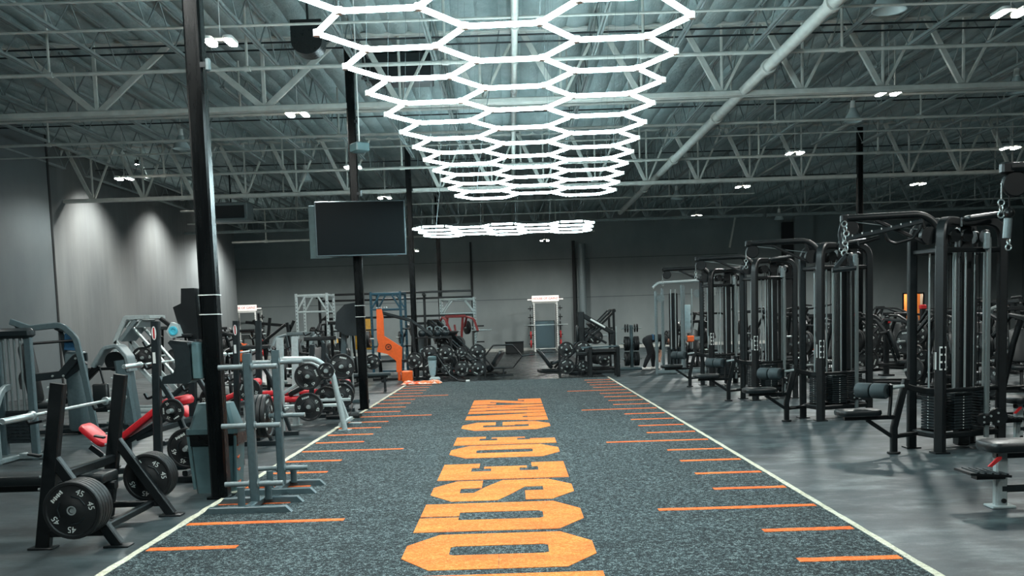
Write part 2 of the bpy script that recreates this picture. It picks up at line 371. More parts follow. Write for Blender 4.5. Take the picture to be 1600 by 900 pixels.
# the lit doorway far on the right: orange-painted corridor behind the opening
ORWALL = mat('orange_corridor_paint', (226, 142, 78), 0.7, noise=0.05, scale=2)
slab('wall_corridor', dx0 - 0.6, dx1 + 0.6, YB + 1.6, YB + 1.7, 0, 2.7, ORWALL)
mb = MB(); mb.box((dx0 - 0.03, YB - 0.02, dz1 / 2), (0.07, 0.06, dz1)); mb.box((dx1 + 0.03, YB - 0.02, dz1 / 2), (0.07, 0.06, dz1)); mb.box(((dx0 + dx1) / 2, YB - 0.02, dz1 + 0.03), (dx1 - dx0 + 0.13, 0.06, 0.07))
o = struct('door_1', mb, CONDUIT)
ld = bpy.data.lights.new('corridor_lamp', 'POINT'); ld.energy = 40; ld.color = (1, 0.75, 0.5); ld.shadow_soft_size = 0.2; lo = bpy.data.objects.new('corridor_lamp', ld); COL.objects.link(lo); lo.location = (21.25, YB + 0.9, 2.3)
# reveals, pilaster and base strip on the far wall
for i, z in enumerate((2.72, 4.75)): slab(f'trim_{4 + i}', -22, 12, YB - 0.015, YB + 0.01, z, z + 0.035, WALLN)
slab('trim_6', 14.9, 15.9, YB - 0.35, YB, 0, ZR, WALLF)
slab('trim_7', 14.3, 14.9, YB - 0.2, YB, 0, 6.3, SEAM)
slab('trim_8', -2.1, -2.0, YB - 0.06, YB, 0, 5.8, SEAM)
slab('baseboard_far', -22, 20.7, YB - 0.05, YB, 0, 0.16, TRUSSW)

# ceiling: foil-faced insulation sagging between ribs
m, nt, b = nodes_mat('foil_insulation'); tc = nt.nodes.new('ShaderNodeTexCoord').outputs['Object']
n1 = noise(nt, tc, 0.7, 5, 0.65, (1, 0.7, 1)); n2 = noise(nt, tc, 4.5, 6, 0.7, (1.4, 0.7, 1))
nt.links.new(ramp(nt, n1, [(0.3, (132, 153, 155)), (0.7, (186, 201, 200))]), b.inputs['Base Color']); b.inputs['Metallic'].default_value = 0.3
rough(nt, b, n2, 0.38, 0.62); bump(nt, b, n2, 0.9, 0.06); FOIL = m
mb = MB(); rib = 0.43; x0 = -22.0; nx = int(50 / rib) * 6; ys = [-6 + 0.65 * i for i in range(89)]
vs = []; rr2 = random.Random(3); amp = {}
for j, y in enumerate(ys):
    for i in range(nx + 1):
        x = x0 + rib / 6 * i; k, t = divmod(i, 6); t /= 6
        if (k, j) not in amp: amp[(k, j)] = rr2.uniform(0.6, 1.35)
        sag = 0.06 * amp[(k, j)] * math.sin(PI * t) ** 0.45 if t else 0
        bow = 0.05 * math.sin(PI * ((x + 4.2) / 1.465 % 1))
        seam = 0.05 if j % 4 == 0 else 0
        vs.append((x, y, ZR - sag - bow + seam * 0.6))
fs = [(j * (nx + 1) + i, j * (nx + 1) + i + 1, (j + 1) * (nx + 1) + i + 1, (j + 1) * (nx + 1) + i) for j in range(len(ys) - 1) for i in range(nx)]
mb.add(vs, fs); struct('ceiling', mb, FOIL, None, True)
slab('roof_slab', -22, 28, -6.3, YB + 0.3, ZR + 0.12, ZR + 0.25, WALLN)

# roof joists: open-web, running away from the camera
TY = (8.6, 19.0, 29.4, 40.2, 51.0)
def joist_mb(L):
    mb = MB(); zt, zb = 7.12, 6.52; n = int(L / 0.62); p = L / n
    for s in (-0.028, 0.028):
        mb.bar([(s, 0.05, zt), (s, L - 0.05, zt)], 0.04, 0.05); mb.bar([(s, p, zb), (s, L - p, zb)], 0.04, 0.05)
    for i in range(n):
        a, c_ = (zt, zb) if i % 2 == 0 else (zb, zt)
        mb.tube([(0, i * p + 0.02, a), (0, (i + 1) * p - 0.02, c_)], 0.013, n=5)
    return mb
jm = {}
for bi in range(4):
    y0, y1 = TY[bi] + 0.1, TY[bi + 1] - 0.1
    L = round(y1 - y0, 2)
    if L not in jm: jm[L] = joist_mb(L).mesh('roof_joist', JOISTW)
    for k in range(-8, 20):
        x = -4.2 + 1.465 * k
        if bi == 0 and not -9 < x < 10: continue
        o = link('roof_joist', jm[L]); o.location = (x, y0, 0); o['kind'] = 'structure'
# joist girders, running across
def girder(x0, x1, y, nodes, heavy, zb=5.72):
    mb = MB(); zt = 7.22
    for s in (-0.055, 0.055):
        mb.bar([(x0 + 0.1, y + s, zb), (x1 - 0.1, y + s, zb)], 0.085, 0.105, (0, 0, 1)); mb.bar([(x0, y + s, zt), (x1, y + s, zt)], 0.08, 0.06)
    for i, x in enumerate(nodes):
        p = (nodes[1] - nodes[0]) / 2
        mb.bar([(x, y, zb), (x, y, zt)], 0.05 if not heavy else 0.075, 0.05, (0, 1, 0))
        for sg in (-1, 1):
            wd = heavy and 0.12 or (0.115 if sg < 0 else 0.06)
            xe = min(max(x + sg * p * 0.94, x0 + 0.05), x1 - 0.05)
            mb.bar([(x + sg * 0.03, y, zb + 0.02), (xe, y, zt)], wd, 0.06, (0, 1, 0))
    return struct('roof_truss', mb, TRUSSW if y < 35 else JOISTW)  # farthest truss gets a darker colour, painting in the dimness back there
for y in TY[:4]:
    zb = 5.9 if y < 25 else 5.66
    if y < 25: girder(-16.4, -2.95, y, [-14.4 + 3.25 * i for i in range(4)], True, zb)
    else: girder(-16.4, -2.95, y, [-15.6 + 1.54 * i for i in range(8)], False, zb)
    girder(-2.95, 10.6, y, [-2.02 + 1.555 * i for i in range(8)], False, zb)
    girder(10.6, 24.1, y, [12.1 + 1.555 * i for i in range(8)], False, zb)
# black steel columns
def column(x, y, z1, ties=(), s=0.165):
    mb = MB(); mb.bar([(x, y, 0), (x, y, z1)], s, s, (0, 1, 0), ch=0.12)
    mb.box((x, y, 0.012), (s + 0.06, s + 0.06, 0.024))
    o = struct('steel_column', mb, COLM)
    for z in ties:
        t = MB(); q = s / 2 + 0.004; t.bar([(x - q, y - q, z), (x + q, y - q, z), (x + q, y + q, z), (x - q, y + q, z), (x - q, y - q, z)], 0.004, 0.009); obj('cable_tie', t, WHITE, o)
    return o
m, nt, b = nodes_mat('glossy_black_steel'); tc = nt.nodes.new('ShaderNodeTexCoord').outputs['Object']
f = noise(nt, tc, 8, 6, 0.7, (1, 1, 0.12)); nt.links.new(ramp(nt, f, [(0.3, (3, 5, 6)), (0.75, (10, 14, 15))]), b.inputs['Base Color']); rough(nt, b, f, 0.2, 0.36); b.inputs['Specular IOR Level'].default_value = 0.22; COLM = m
for y, ties in ((9.55, (2.03, 1.84)), (19.0, (2.06, 1.84)), (29.4, ()), (40.6, ())): column(-2.98, y, 7.1, ties)
column(10.62, 29.4, 7.1); column(10.62, 19.0, 7.1) if False else None
mb = MB(); mb.tube([(3.76, 50.6, 0), (3.76, 50.6, 5.5)], 0.2, n=20); o = struct('steel_column', mb, MID)
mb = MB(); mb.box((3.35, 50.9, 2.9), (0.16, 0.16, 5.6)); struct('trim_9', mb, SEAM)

# services under the roof
def pipe(name, pts, r, m=TRUSSW, stubs=(), couple=()):
    mb = MB(); mb.tube(pts, r, n=10)
    for p in stubs:
        mb.tube([(p[0], p[1], pts[0][2]), (p[0], p[1], ZR - 0.1)], r * 0.7, n=6); mb.cyl((p[0] - r * 1.6, p[1], pts[0][2]), (p[0] + r * 1.6, p[1], pts[0][2]), r * 1.45, 10)
    for p in couple: mb.cyl((p[0], p[1] - 0.07, p[2]), (p[0], p[1] + 0.07, p[2]), r * 1.3, 12)
    return struct(name, mb, m)
XL, XR = -12.9, 26
def cross_pipe(y, z, r, off, x0=XL, x1=XR, m=TRUSSW, st=3.4):
    pipe('sprinkler_pipe', [(x0, y, z), (x1, y, z)], r, m, [(x0 + off + st * k, y) for k in range(14) if off >= 0 and x0 + off + st * k < x1])
cross_pipe(16.9, 6.12, 0.034, 1.7); cross_pipe(15.2, 6.32, 0.02, -1); cross_pipe(13.9, 6.32, 0.018, -1)
cross_pipe(20.4, 6.1, 0.03, 0.6); cross_pipe(22.9, 6.1, 0.032, 2.2); cross_pipe(24.6, 6.12, 0.02, -1); cross_pipe(27.9, 6.1, 0.04, 1.2, -11.0)
cross_pipe(32.6, 6.05, 0.035, 2.0); cross_pipe(35.6, 6.0, 0.03, 0.9, -12, 9.0); cross_pipe(39.0, 5.9, 0.03, 1.0); cross_pipe(45.5, 5.7, 0.05, 1.6, -13, 4)
for y in (17.6, 18.05, 24.0, 30.6, 36.5): pipe('conduit', [(XL, y, 6.75), (XR, y, 6.72)], 0.016, CONDUIT)
pipe('fire_main_pipe', [(4.62, 4, 5.95), (4.62, 40.2, 5.95)], 0.1, TRUSSW, (), [(4.62, y, 5.95) for y in (13.8, 17.2, 21.5, 27, 33)])
pipe('fire_main_pipe', [(0.19, 4, 6.3), (0.19, 34, 6.3)], 0.055, TRUSSW, (), [(0.19, y, 6.3) for y in (13.6, 15.6, 17.6, 19.9)])
pipe('drain_pipe', [(11.2, 48, 6.4), (10.9, 48, 4.9)], 0.05, TRUSSW)

# ------------------------------------------------------------------ lights of the hall
def twin_light(x, y, z, label, watt=LED_WATT, first=[None]):
    if first[0] is None:
        t = thing('twin_head_light', label, 'ceiling light', (0, 0, 0))
        a = MB(); a.box((0, 0, 0.05), (0.34, 0.06, 0.04), ch=0.01); a.tube([(0, 0, 0.06), (0, 0, 1.36)], 0.006, n=6); obj('mounting_bar', a, WHITE, t)
        for s in (-1, 1):
            h = MB(); h.pad((s * 0.15, 0, 0.03), (0.15, 0.42, 0.06), r=0.02, corner=0.06); ho = obj('lamp_head', h, WHITE, t)
            g = MB(); g.pad((s * 0.15, 0, -0.004), (0.125, 0.39, 0.012), r=0.004, corner=0.05); obj('lens', g, LEDM, ho)
        first[0] = t; remember(t)
    else: t = dup(first[0], label=label)
    t.location = (x, y, z); t['label'] = label
    if z < 5.8: t.scale = (1, 1, (ZR - 0.1 - z) / 1.3)
    l = bpy.data.lights.new('high_bay_beam', 'SPOT'); l.energy = watt; l.spot_size = math.radians(168); l.spot_blend = 0.5; l.shadow_soft_size = 0.2; l.color = (0.96, 1.0, 0.97)
    lo = bpy.data.objects.new('high_bay_beam', l); COL.objects.link(lo); lo.location = (x, y, z - 0.06)
    return t
ROWN = ('over the near end of the turf', 'behind the first white truss', 'before the second white truss', 'behind the second white truss', 'near the far wall')
for i, (y, z) in enumerate(((14.5, 5.88), (19.6, 5.9), (26.3, 5.9), (32.8, 5.9))):
    twin_light(-4.15, y, z, 'lit ceiling light over the left turf edge, ' + ROWN[i])
for i, y in enumerate((14.4, 19.4, 26.3, 32.9, 42.1)):
    twin_light(7.4 + i * 0.18, y, 5.9, 'lit ceiling light above the cable towers, ' + ROWN[i], 1000 if y > 40 else LED_WATT)
for i, y in enumerate((26.6, 33.7, 43.0)):
    twin_light(13.7 + i * 0.5, y, 5.9, 'lit ceiling light over the crowded right side, ' + ROWN[i + 2], 900 if y > 40 else LED_WATT)
twin_light(-10.6, 27.0, 5.9, 'lit twin-head ceiling light beside the first bright patch on the left wall')
twin_light(-11.5, 42.7, 5.9, 'lit twin-head ceiling light beside the last bright patch on the left wall', 900)
twin_light(1.7, 46.5, 5.4, 'small lit twin-head light over the far rack with a white sign', 250)
twin_light(-4.6, 46.5, 5.1, 'small lit light beside the third black column, low on the far wall', 380)
for x, y, w_ in ((-4.15, 7.5, 'over the black flat bench'), (7.4, 7.5, 'right of the frame-edge bench'), (13.7, 14.0, 'far right beyond the nearest tower'), (-4.15, 0.5, 'behind the camera on the left'), (7.4, 0.5, 'behind the camera on the right'), (-10.6, 14, 'over the machines at the left edge'), (20, 20, 'by the right wall, nearer one'), (20, 34, 'by the right wall, farther one')): twin_light(x, y, 5.9, 'ceiling light on the camera side of the hall, ' + w_)
# wall washers hung close to the left wall
for i, y in enumerate((30.9, 36.6, 43.4)):
    t = thing('wall_washer', ('first', 'second', 'third')[i] + ' small black spotlight washing the left wall, counted away from the camera', 'wall light', (-11.7, y, 6.95))
    obj('housing', MB().cyl((0, 0, 0.14), (0, 0, 0), 0.06, 16, 0.075), CONDUIT, t); obj('stem', MB().tube([(0, 0, 0.1), (0, 0, 0.35)], 0.01), CONDUIT, t)
    obj('lens', MB().cyl((0, 0, 0.002), (0, 0, -0.004), 0.06, 16), LEDM, t)
    l = bpy.data.lights.new('wash_beam', 'SPOT'); l.energy = WASH_WATT; l.spot_size = math.radians(116); l.spot_blend = 0.8; l.shadow_soft_size = 0.12; l.color = (1, 0.96, 0.9)
    lo = bpy.data.objects.new('wash_beam', l); COL.objects.link(lo); lo.location = (-11.7, y, 6.92); lo.rotation_euler = (0, math.radians(10), 0)
# honeycomb of LED tubes
S = 0.589; YAW = -0.0495
TUBE = MB().tube([(-S / 2 + 0.035, 0, 0), (S / 2 - 0.035, 0, 0)], 0.022, n=8).mesh('light_tube', HEXM)
CONN = MB(); [CONN.bar([(0, 0, 0.0), (0.05 * math.cos(a), 0.05 * math.sin(a), 0)], 0.045, 0.05) for a in (0, 2 * PI / 3, 4 * PI / 3)]; CONN = CONN.mesh('tube_connector', WHITE)
def honeycomb(label, ox, oy, z, cols, kA, kB, cap=100):
    t = thing('honeycomb_light', label, 'ceiling light', (ox, oy, z), YAW)
    edges = {}; nodes = {}
    R3h = math.sqrt(3) * S
    for ci in cols:
        ks, off = (kA, 0) if ci % 2 else (kB, R3h / 2)
        for k in range(*ks):
            cx, cy = 1.5 * S * ci, R3h * k + off
            P = [(cx + S * math.cos(PI / 3 * q), cy + S * math.sin(PI / 3 * q)) for q in range(6)]
            for q in range(6):
                a, b_ = P[q], P[(q + 1) % 6]; m_ = (round((a[0] + b_[0]) / 2, 2), round((a[1] + b_[1]) / 2, 2)); edges[m_] = (a, b_)
                nodes[(round(a[0], 2), round(a[1], 2))] = a
    allE = sorted(edges.values(), key=lambda e_: (0 if (e_[0][1] + e_[1][1]) / 2 + oy > 6.7 else 1, e_[0][1] + e_[1][1]))
    rest = MB()
    for n_, (a, b_) in enumerate(allE):
        ang = math.atan2(b_[1] - a[1], b_[0] - a[0]); mid = ((a[0] + b_[0]) / 2, (a[1] + b_[1]) / 2, 0)
        if n_ < cap:
            o = link('light_tube', TUBE, t); o.location = mid; o.rotation_euler = (0, 0, ang)
        else:
            d = Vector((math.cos(ang), math.sin(ang), 0)) * (S / 2 - 0.035); rest.tube([Vector(mid) - d, Vector(mid) + d], 0.022)
    if rest.v: o = obj('light_tube', rest, HEXM, t); o['kind'] = 'stuff'
    cm = MB(); wm = MB()
    for n_, a in enumerate(nodes.values()):
        cm.cyl((a[0], a[1], -0.024), (a[0], a[1], 0.028), 0.03, 8)
        if n_ % 4 == 0: wm.tube([(a[0], a[1], 0.03), (a[0] + 0.12, a[1] + 0.1, 7.0 - z)], 0.0016, n=4)
    o = obj('tube_connector', cm, WHITE, t); o['kind'] = 'stuff'
    o = obj('hanging_wire', wm, MID, t); o['kind'] = 'stuff'
    mb = MB(); mb.tube([(cols[0] * 1.5 * S - 0.2, R3h * kA[1] - 1, 0.05), (cols[0] * 1.5 * S - 0.05, R3h * kA[1] - 0.9, 1.2), (cols[0] * 1.5 * S + 0.3, R3h * kA[1] - 0.8, 3.0)], 0.008, 0.3); obj('power_cable', mb, MID, t)
    return t
honeycomb('long glowing honeycomb of white LED tubes hanging over the turf lane', 0.0, 7.744, 4.0, (-1, 0, 1), (-5, 11), (-5, 10))
honeycomb('short second honeycomb of white LED tubes hanging beyond the long one', -0.1, 25.75, 4.12, (-1, 0, 1), (0, 3), (0, 2)) if False else None
t2 = honeycomb('short second honeycomb of white LED tubes hanging beyond the long one', -0.12, 25.75, 4.12, (-2, -1, 0, 1, 2), (0, 2), (-1, 2))
# retired bell-shaped lamps
def bell(x, y, z, label, s=1.0, first=[None]):
    if first[0] is None:
        t = thing('bell_lamp', label, 'unlit lamp')
        obj('lamp_shade', MB().lathe([(0.05, 0.34), (0.09, 0.3), (0.1, 0.24), (0.2, 0.06), (0.215, 0.0), (0.2, 0.004), (0.09, 0.22), (0.02, 0.26)], n=20), SHADE, t)
        obj('ballast', MB().cyl((0, 0, 0.33), (0, 0, 0.5), 0.07, 12, 0.06), WHITE, t); obj('hanger', MB().tube([(0, 0, 0.48), (0, 0, 1.45)], 0.01, n=6), WHITE, t)
        first[0] = t; remember(t)
    else: t = dup(first[0], label=label)
    t.location = (x, y, z); t['label'] = label; t.scale = (s, s, s)
for x, y, z, l, s in ((6.1, 15.6, 6.35, 'large milky bell lamp, unlit, beside the fire main near the first truss', 1.25), (8.5, 24.0, 6.25, 'unlit bell lamp above the middle cable tower, left of a lit twin light', 1.0), (11.2, 21.5, 6.3, 'unlit bell lamp high on the right, under the sloping joists', 1.0),
                      (6.5, 37.5, 6.1, 'small unlit bell lamp between the second truss and the far wall', 1.0), (12.8, 46.0, 6.0, 'small unlit bell lamp close to the far wall pilaster', 1.0), (-6.3, 30.5, 6.2, 'unlit bell lamp up among the left joists by the second truss', 1.0), (-3.4, 44, 5.7, 'unlit bell lamp above the short second honeycomb', 1.2), (-8.3, 25, 6.3, 'unlit bell lamp left of the first column, near the lit wall', 1.0)):
    bell(x, y, z, l, s)
# ------------------------------------------------------------------ weight plates and bars
def plate_mb(r, th, n=32):
    h = 0.026
    return MB().lathe([(h, 0), (r - 0.012, 0), (r, 0.007), (r, th - 0.007), (r - 0.007, th), (r - 0.026, th), (r - 0.034, th - 0.009), (r * 0.42, th - 0.009), (r * 0.38, th - 0.003), (0.056, th - 0.003), (0.05, th), (0.034, th), (h, th - 0.004)], (0, th / 2, 0), (0, -1, 0), n, True)
def plate_mark(r, th, num, words):
    mb = MB(); d = text_mesh(num, r * 0.30, MARK, 0.0012)
    for a in words[0]:
        a = math.radians(a); q = r * 0.66
        # upright text turned about the plate's axis, standing on its front face
        M = Matrix.Rotation(a, 4, 'Y') @ Matrix.Translation((0, -th / 2 + 0.0088, q)) @ Matrix.Rotation(PI / 2, 4, 'X')
        mesh_into(mb, d, M)
    for a in words[1]:           # maker's mark, a short row of worn blocks
        a = math.radians(a); q = r * 0.68; M = Matrix.Rotation(a, 4, 'Y')
        for k in range(-3, 4):
            p = M @ Vector((k * r * 0.075, -th / 2 + 0.0085, q)); e_ = M.to_3x3()
            mb.box(p, (r * 0.05, 0.002, r * (0.13 if k % 2 else 0.09)), e_)
    return mb
def grip_mb(r, th):
    mb = MB()
    for k in range(3):
        M = Matrix.Rotation(2 * PI * k / 3 + 0.6, 3, 'Y')
        for s in (-1, 1): mb.bar([M @ Vector((s * 0.0, -th / 2 + 0.007, r * 0.49)), M @ Vector((s * r * 0.27, -th / 2 + 0.007, r * 0.41))], 0.01, 0.012, (0, 1, 0))
    return mb
PK = {}
for key, r, th, num, ang in (('45', 0.225, 0.045, '45', ((28, 78, 185, 240), (315,))), ('25', 0.165, 0.04, '25', ((60, 180, 300), (120, 240))), ('10', 0.13, 0.032, '10', ((30, 120, 210), (300,))), ('bumper', 0.225, 0.075, '45', ((0, 180), (90, 270)))):
    PK[key] = (plate_mb(r, th).mesh('weight_plate', RUBBER), plate_mark(r, th, num, ang).mesh('lettering', MARK, False), grip_mb(r, th).mesh('grip_edge', DARK), MB().lathe([(0.026, 0), (0.036, 0), (0.036, 0.004), (0.026, 0.004)], (0, -th / 2 + 0.002, 0), (0, -1, 0), 20, True).mesh('hub_ring', STEEL), r)
PLATES = [0]
def plate(kind, loc, label, group, rotz=0.0, roll=None, tilt=0.0, detail=True, scale=1.0):
    pm, lm, gm, hm, r = PK[kind]
    o = link('weight_plate', pm); o.location = loc; o.rotation_euler = (tilt, rnd.uniform(0, 6.28) if roll is None else roll, rotz)
    if scale != 1.0: o.scale = (scale, 1, scale)
    tag(o, label, 'weight plate', group); PLATES[0] += 1
    link('lettering', lm, o)
    if detail: link('grip_edge', gm, o); link('hub_ring', hm, o)
    return o
ORD = ('first', 'second', 'third', 'fourth', 'fifth', 'sixth', 'seventh', 'eighth')
BAR = []
def barbell(loc, label, rotz=0.0, half=0.66):
    """along Y; shaft between collars and two sleeves"""
    if not BAR:
        BAR.append(MB().cyl((0, -half, 0), (0, half, 0), 0.0145, 10).mesh('shaft', STEEL))
        BAR.append(MB().lathe([(0.001, 0), (0.036, 0), (0.036, 0.03), (0.026, 0.034), (0.025, 0.44), (0.02, 0.446), (0.019, 0.44), (0.001, 0.44)], (0, half, 0), (0, 1, 0), 16).mesh('sleeve', CHROME))
    t = thing('barbell', label, 'barbell', loc, rotz)
    link('shaft', BAR[0], t); link('sleeve', BAR[1], t); o = link('sleeve', BAR[1], t); o.rotation_euler = (0, 0, PI)
    return t
# ------------------------------------------------------------------ bench press stations of the left row
def badge(mb_r, parent, p, ex=(1, 0, 0)):
    a = MB(); pts = [(0.026 * math.cos(2 * PI * k / 20), 0.075 * math.sin(2 * PI * k / 20)) for k in range(20)]
    a.prism(pts, p, ex, (0, 0, 1), 0.004); b = obj('badge', a, WHITE, parent)
    c_ = MB(); c_.prism([(0.008 * x, 0.06 * z) for x, z in ((-1, -1), (1, -1), (1, 1), (-1, 1))], Vector(p) - Vector((0, 0.003, 0)), ex, (0, 0, 1), 0.003); obj('badge_stripe', c_, RED, b)
def flat_bench():
    t = thing('bench_press', 'black flat bench press with thick plates stored on both slanted legs', 'bench press', (-3.78, 8.1, 0))
    for s in (-0.6, 0.6):
        obj('upright', MB().bar([(0, s, 0.0), (0.215, s, 1.31)], 0.11, 0.075, (0, 1, 0), ch=0.1), BLACK, t)
        a = MB(); a.bar([(0.12, s, 0.74), (0.6, s, 0.012)], 0.085, 0.07, (0, 1, 0), ch=0.12); a.box((0.6, s, 0.008), (0.2, 0.13, 0.016), ch=0.004); obj('leg', a, BLACK, t)
        obj('base_plate', MB().box((0.0, s, 0.008), (0.2, 0.13, 0.016), ch=0.004), BLACK, t)
        obj('base_rail', MB().bar([(0.03, s, 0.12), (0.52, s, 0.12)], 0.055, 0.055), BLACK, t)
        b = MB()
        for k in range(9): b.cyl((0.04 + 0.0165 * (k + 1) - 0.035, s - 0.02, 0.48 + 0.1 * k), (0.04 + 0.0165 * (k + 1) - 0.052, s - 0.02, 0.48 + 0.1 * k), 0.011, 8)
        obj('bolt', b, STEEL, t)
        x = 0.12; obj('bar_hook', MB().bar([(x - 0.04, s, 1.02), (x - 0.15, s, 1.0), (x - 0.17, s, 1.05)], 0.02, 0.07, (0, 1, 0), 0.01), BLACK, t); obj('safety_peg', MB().bar([(x - 0.09, s, 0.74), (x - 0.18, s, 0.76)], 0.018, 0.05, (0, 1, 0)), BLACK, t)
        d = 1 if s > 0 else -1
        obj('plate_peg', MB().cyl((0.375, s, 0.35), (0.375, s + d * 0.265, 0.35), 0.024, 14), STEEL, t)
    a = MB(); a.bar([(0.42, -0.6, 0.12), (0.42, 0.6, 0.12)], 0.06, 0.06); a.bar([(0.1, -0.6, 0.55), (0.1, 0.6, 0.55)], 0.06, 0.08); obj('crossbar', a, BLACK, t)
    obj('bench_pad', MB().pad((-0.5, 0, 0.475), (1.65, 0.32, 0.085), r=0.02, corner=0.03), PADBLACK, t)
    a = MB(); a.bar([(0.36, 0, 0.4), (-1.3, 0, 0.4)], 0.08, 0.07); a.bar([(-1.1, 0, 0.38), (-1.1, 0, 0.0)], 0.07, 0.07); a.bar([(-1.1, -0.25, 0.03), (-1.1, 0.25, 0.03)], 0.06, 0.06); obj('bench_frame', a, BLACK, t)
flat_bench()
barbell((-3.72, 8.03, 1.075), 'bare chrome barbell racked on the black flat bench press nearest the camera')
for k in range(5): plate('45', (-3.405, 7.455 - 0.047 * (k + 0.5), 0.35), f'{ORD[4 - k]} plate from the front in the stack at the near end of the flat bench', 'plates on the flat bench near leg', 0, 0.0 if k == 4 else None)
for k in range(4): plate('45', (-3.405, 8.745 + 0.048 * (k + 0.5), 0.35), f'{ORD[k]} plate from the front in the stack at the far end of the flat bench', 'plates on the flat bench far leg', 0, 0.1 if k == 0 else None)

def tall_bench(y0, label, frame, pad, incline, hgt=1.8, x=-4.0, gap=1.2, tag_badge=True, seatdir=-1):
    """tall uprights with hooks and braces, an upholstered bench running away from them (to the left)"""
    t = thing('bench_press', label, 'bench press', (x, y0, 0))
    for i, s in enumerate((0, gap)):
        obj('upright', MB().bar([(0, s, 0.0), (0.08, s, hgt)], 0.085, 0.085, (0, 1, 0), ch=0.12), frame, t)
        a = MB(); a.bar([(0.05, s, 1.22), (0.22, s, 0.9), (0.5, s, 0.05)], 0.06, 0.055, (0, 1, 0), 0.1); obj('leg', a, frame, t)
        obj('base_rail', MB().bar([(-0.1, s, 0.035), (0.62, s, 0.035)], 0.08, 0.07, ch=0.1), frame, t)
        for z in (1.31, 1.55, 0.98): obj('bar_hook', MB().bar([(0.02 + z * 0.04, s, z + 0.02), (-0.1 + z * 0.04, s, z - 0.035), (-0.13 + z * 0.04, s, z + 0.03)], 0.025, 0.05, (0, 1, 0), 0.02), BLACK, t)
        d = -1 if i == 0 else 1
        for z, xx in ((0.82, 0.25), (0.4, 0.4)): obj('plate_peg', MB().cyl((xx, s, z), (xx, s + d * 0.26, z), 0.024, 12), STEEL, t)
    if tag_badge:
        badge(None, t, (0.07, -0.0445, hgt - 0.13)); a = MB(); a.box((0.055, -0.044, hgt - 0.4), (0.03, 0.004, 0.12)); obj('sticker', a, WHITE, t)
    a = MB(); a.bar([(0.3, 0, 0.1), (0.3, gap, 0.1)], 0.06, 0.06); a.bar([(0.02, 0, 0.6), (0.02, gap, 0.6)], 0.06, 0.07); obj('crossbar', a, frame, t)
    m_ = gap / 2
    if incline:
        R = ry(math.radians(-incline)); L = 0.92; cx, cz = -0.38, 0.62
        obj('backrest', MB().pad((cx, m_, cz), (L, 0.3, 0.075), R, 0.025, 0.06), pad, t)
        R2 = ry(math.radians(42)); obj('seat', MB().pad((-0.93, m_, 0.5), (0.36, 0.34, 0.075), R2, 0.025, 0.08), pad, t)
        obj('headrest', MB().pad((0.1, m_, 0.87), (0.26, 0.3, 0.12), ry(math.radians(-10)), 0.05, 0.09), pad, t)
        a = MB(); a.bar([(-0.75, m_, 0.3), (0.05, m_, 0.75)], 0.08, 0.06); a.bar([(-1.0, m_, 0.36), (-0.68, m_, 0.1)], 0.06, 0.06); a.bar([(0.02, m_, 0.6), (-0.45, m_, 0.44)], 0.06, 0.06); a.bar([(-1.25, m_, 0.04), (0.3, m_, 0.1)], 0.07, 0.07); a.bar([(-1.2, m_ - 0.25, 0.035), (-1.2, m_ + 0.25, 0.035)], 0.07, 0.07); a.bar([(-0.55, m_, 0.05), (-0.55, m_, 0.42)], 0.06, 0.06)
    else:
        obj('seat', MB().pad((-0.45, m_, 0.45), (1.15, 0.29, 0.08), None, 0.025, 0.08), pad, t)
        a = MB(); a.bar([(0.1, m_, 0.375), (-1.0, m_, 0.375)], 0.08, 0.06); a.bar([(-0.9, m_, 0.36), (-0.9, m_, 0.0)], 0.07, 0.07); a.bar([(-0.9, m_ - 0.25, 0.035), (-0.9, m_ + 0.25, 0.035)], 0.07, 0.07); a.bar([(0.0, m_, 0.36), (0.25, m_, 0.1)], 0.06, 0.06)
    obj('bench_frame', a, frame, t)
    return t
tall_bench(10.6, 'slate grey incline bench with red pads, just behind the black flat bench', DARK, PADRED, 36)
barbell((-4.085, 11.17, 1.33), 'bare barbell racked on the slate grey incline bench with red pads')
plate('25', (-3.75, 10.46, 0.82), 'small plate on the upper peg of the near incline bench', None, 0, 0.5, scale=0.8)
for k in range(2): plate('45', (-3.6, 10.5 - 0.047 * k, 0.4), f'large 45 plate low on the near incline bench, {("behind the other", "in front")[k]}', 'plates low on the near incline bench', 0, 0.3)
plate('45', (-3.6, 11.9, 0.4), 'large plate behind the weight tree, low on the far side of the incline bench', None, 0, 1.2); plate('25', (-3.75, 11.9, 0.82), 'upper plate on the far side of the near incline bench', None, 0)
tall_bench(13.7, 'slate grey bench with red pads, second from the camera, seen past the black column', DARK, PADRED, 22)
barbell((-4.085, 14.27, 1.33), 'barbell racked on the second slate grey bench, seen right of the black column')
plate('25', (-3.75, 13.56, 0.82), 'small plate on the upper peg of the second slate grey bench', None, 0, 0.9)
plate('45', (-3.6, 13.56, 0.4), 'large plate low on the second slate grey bench', None, 0, 0.4)

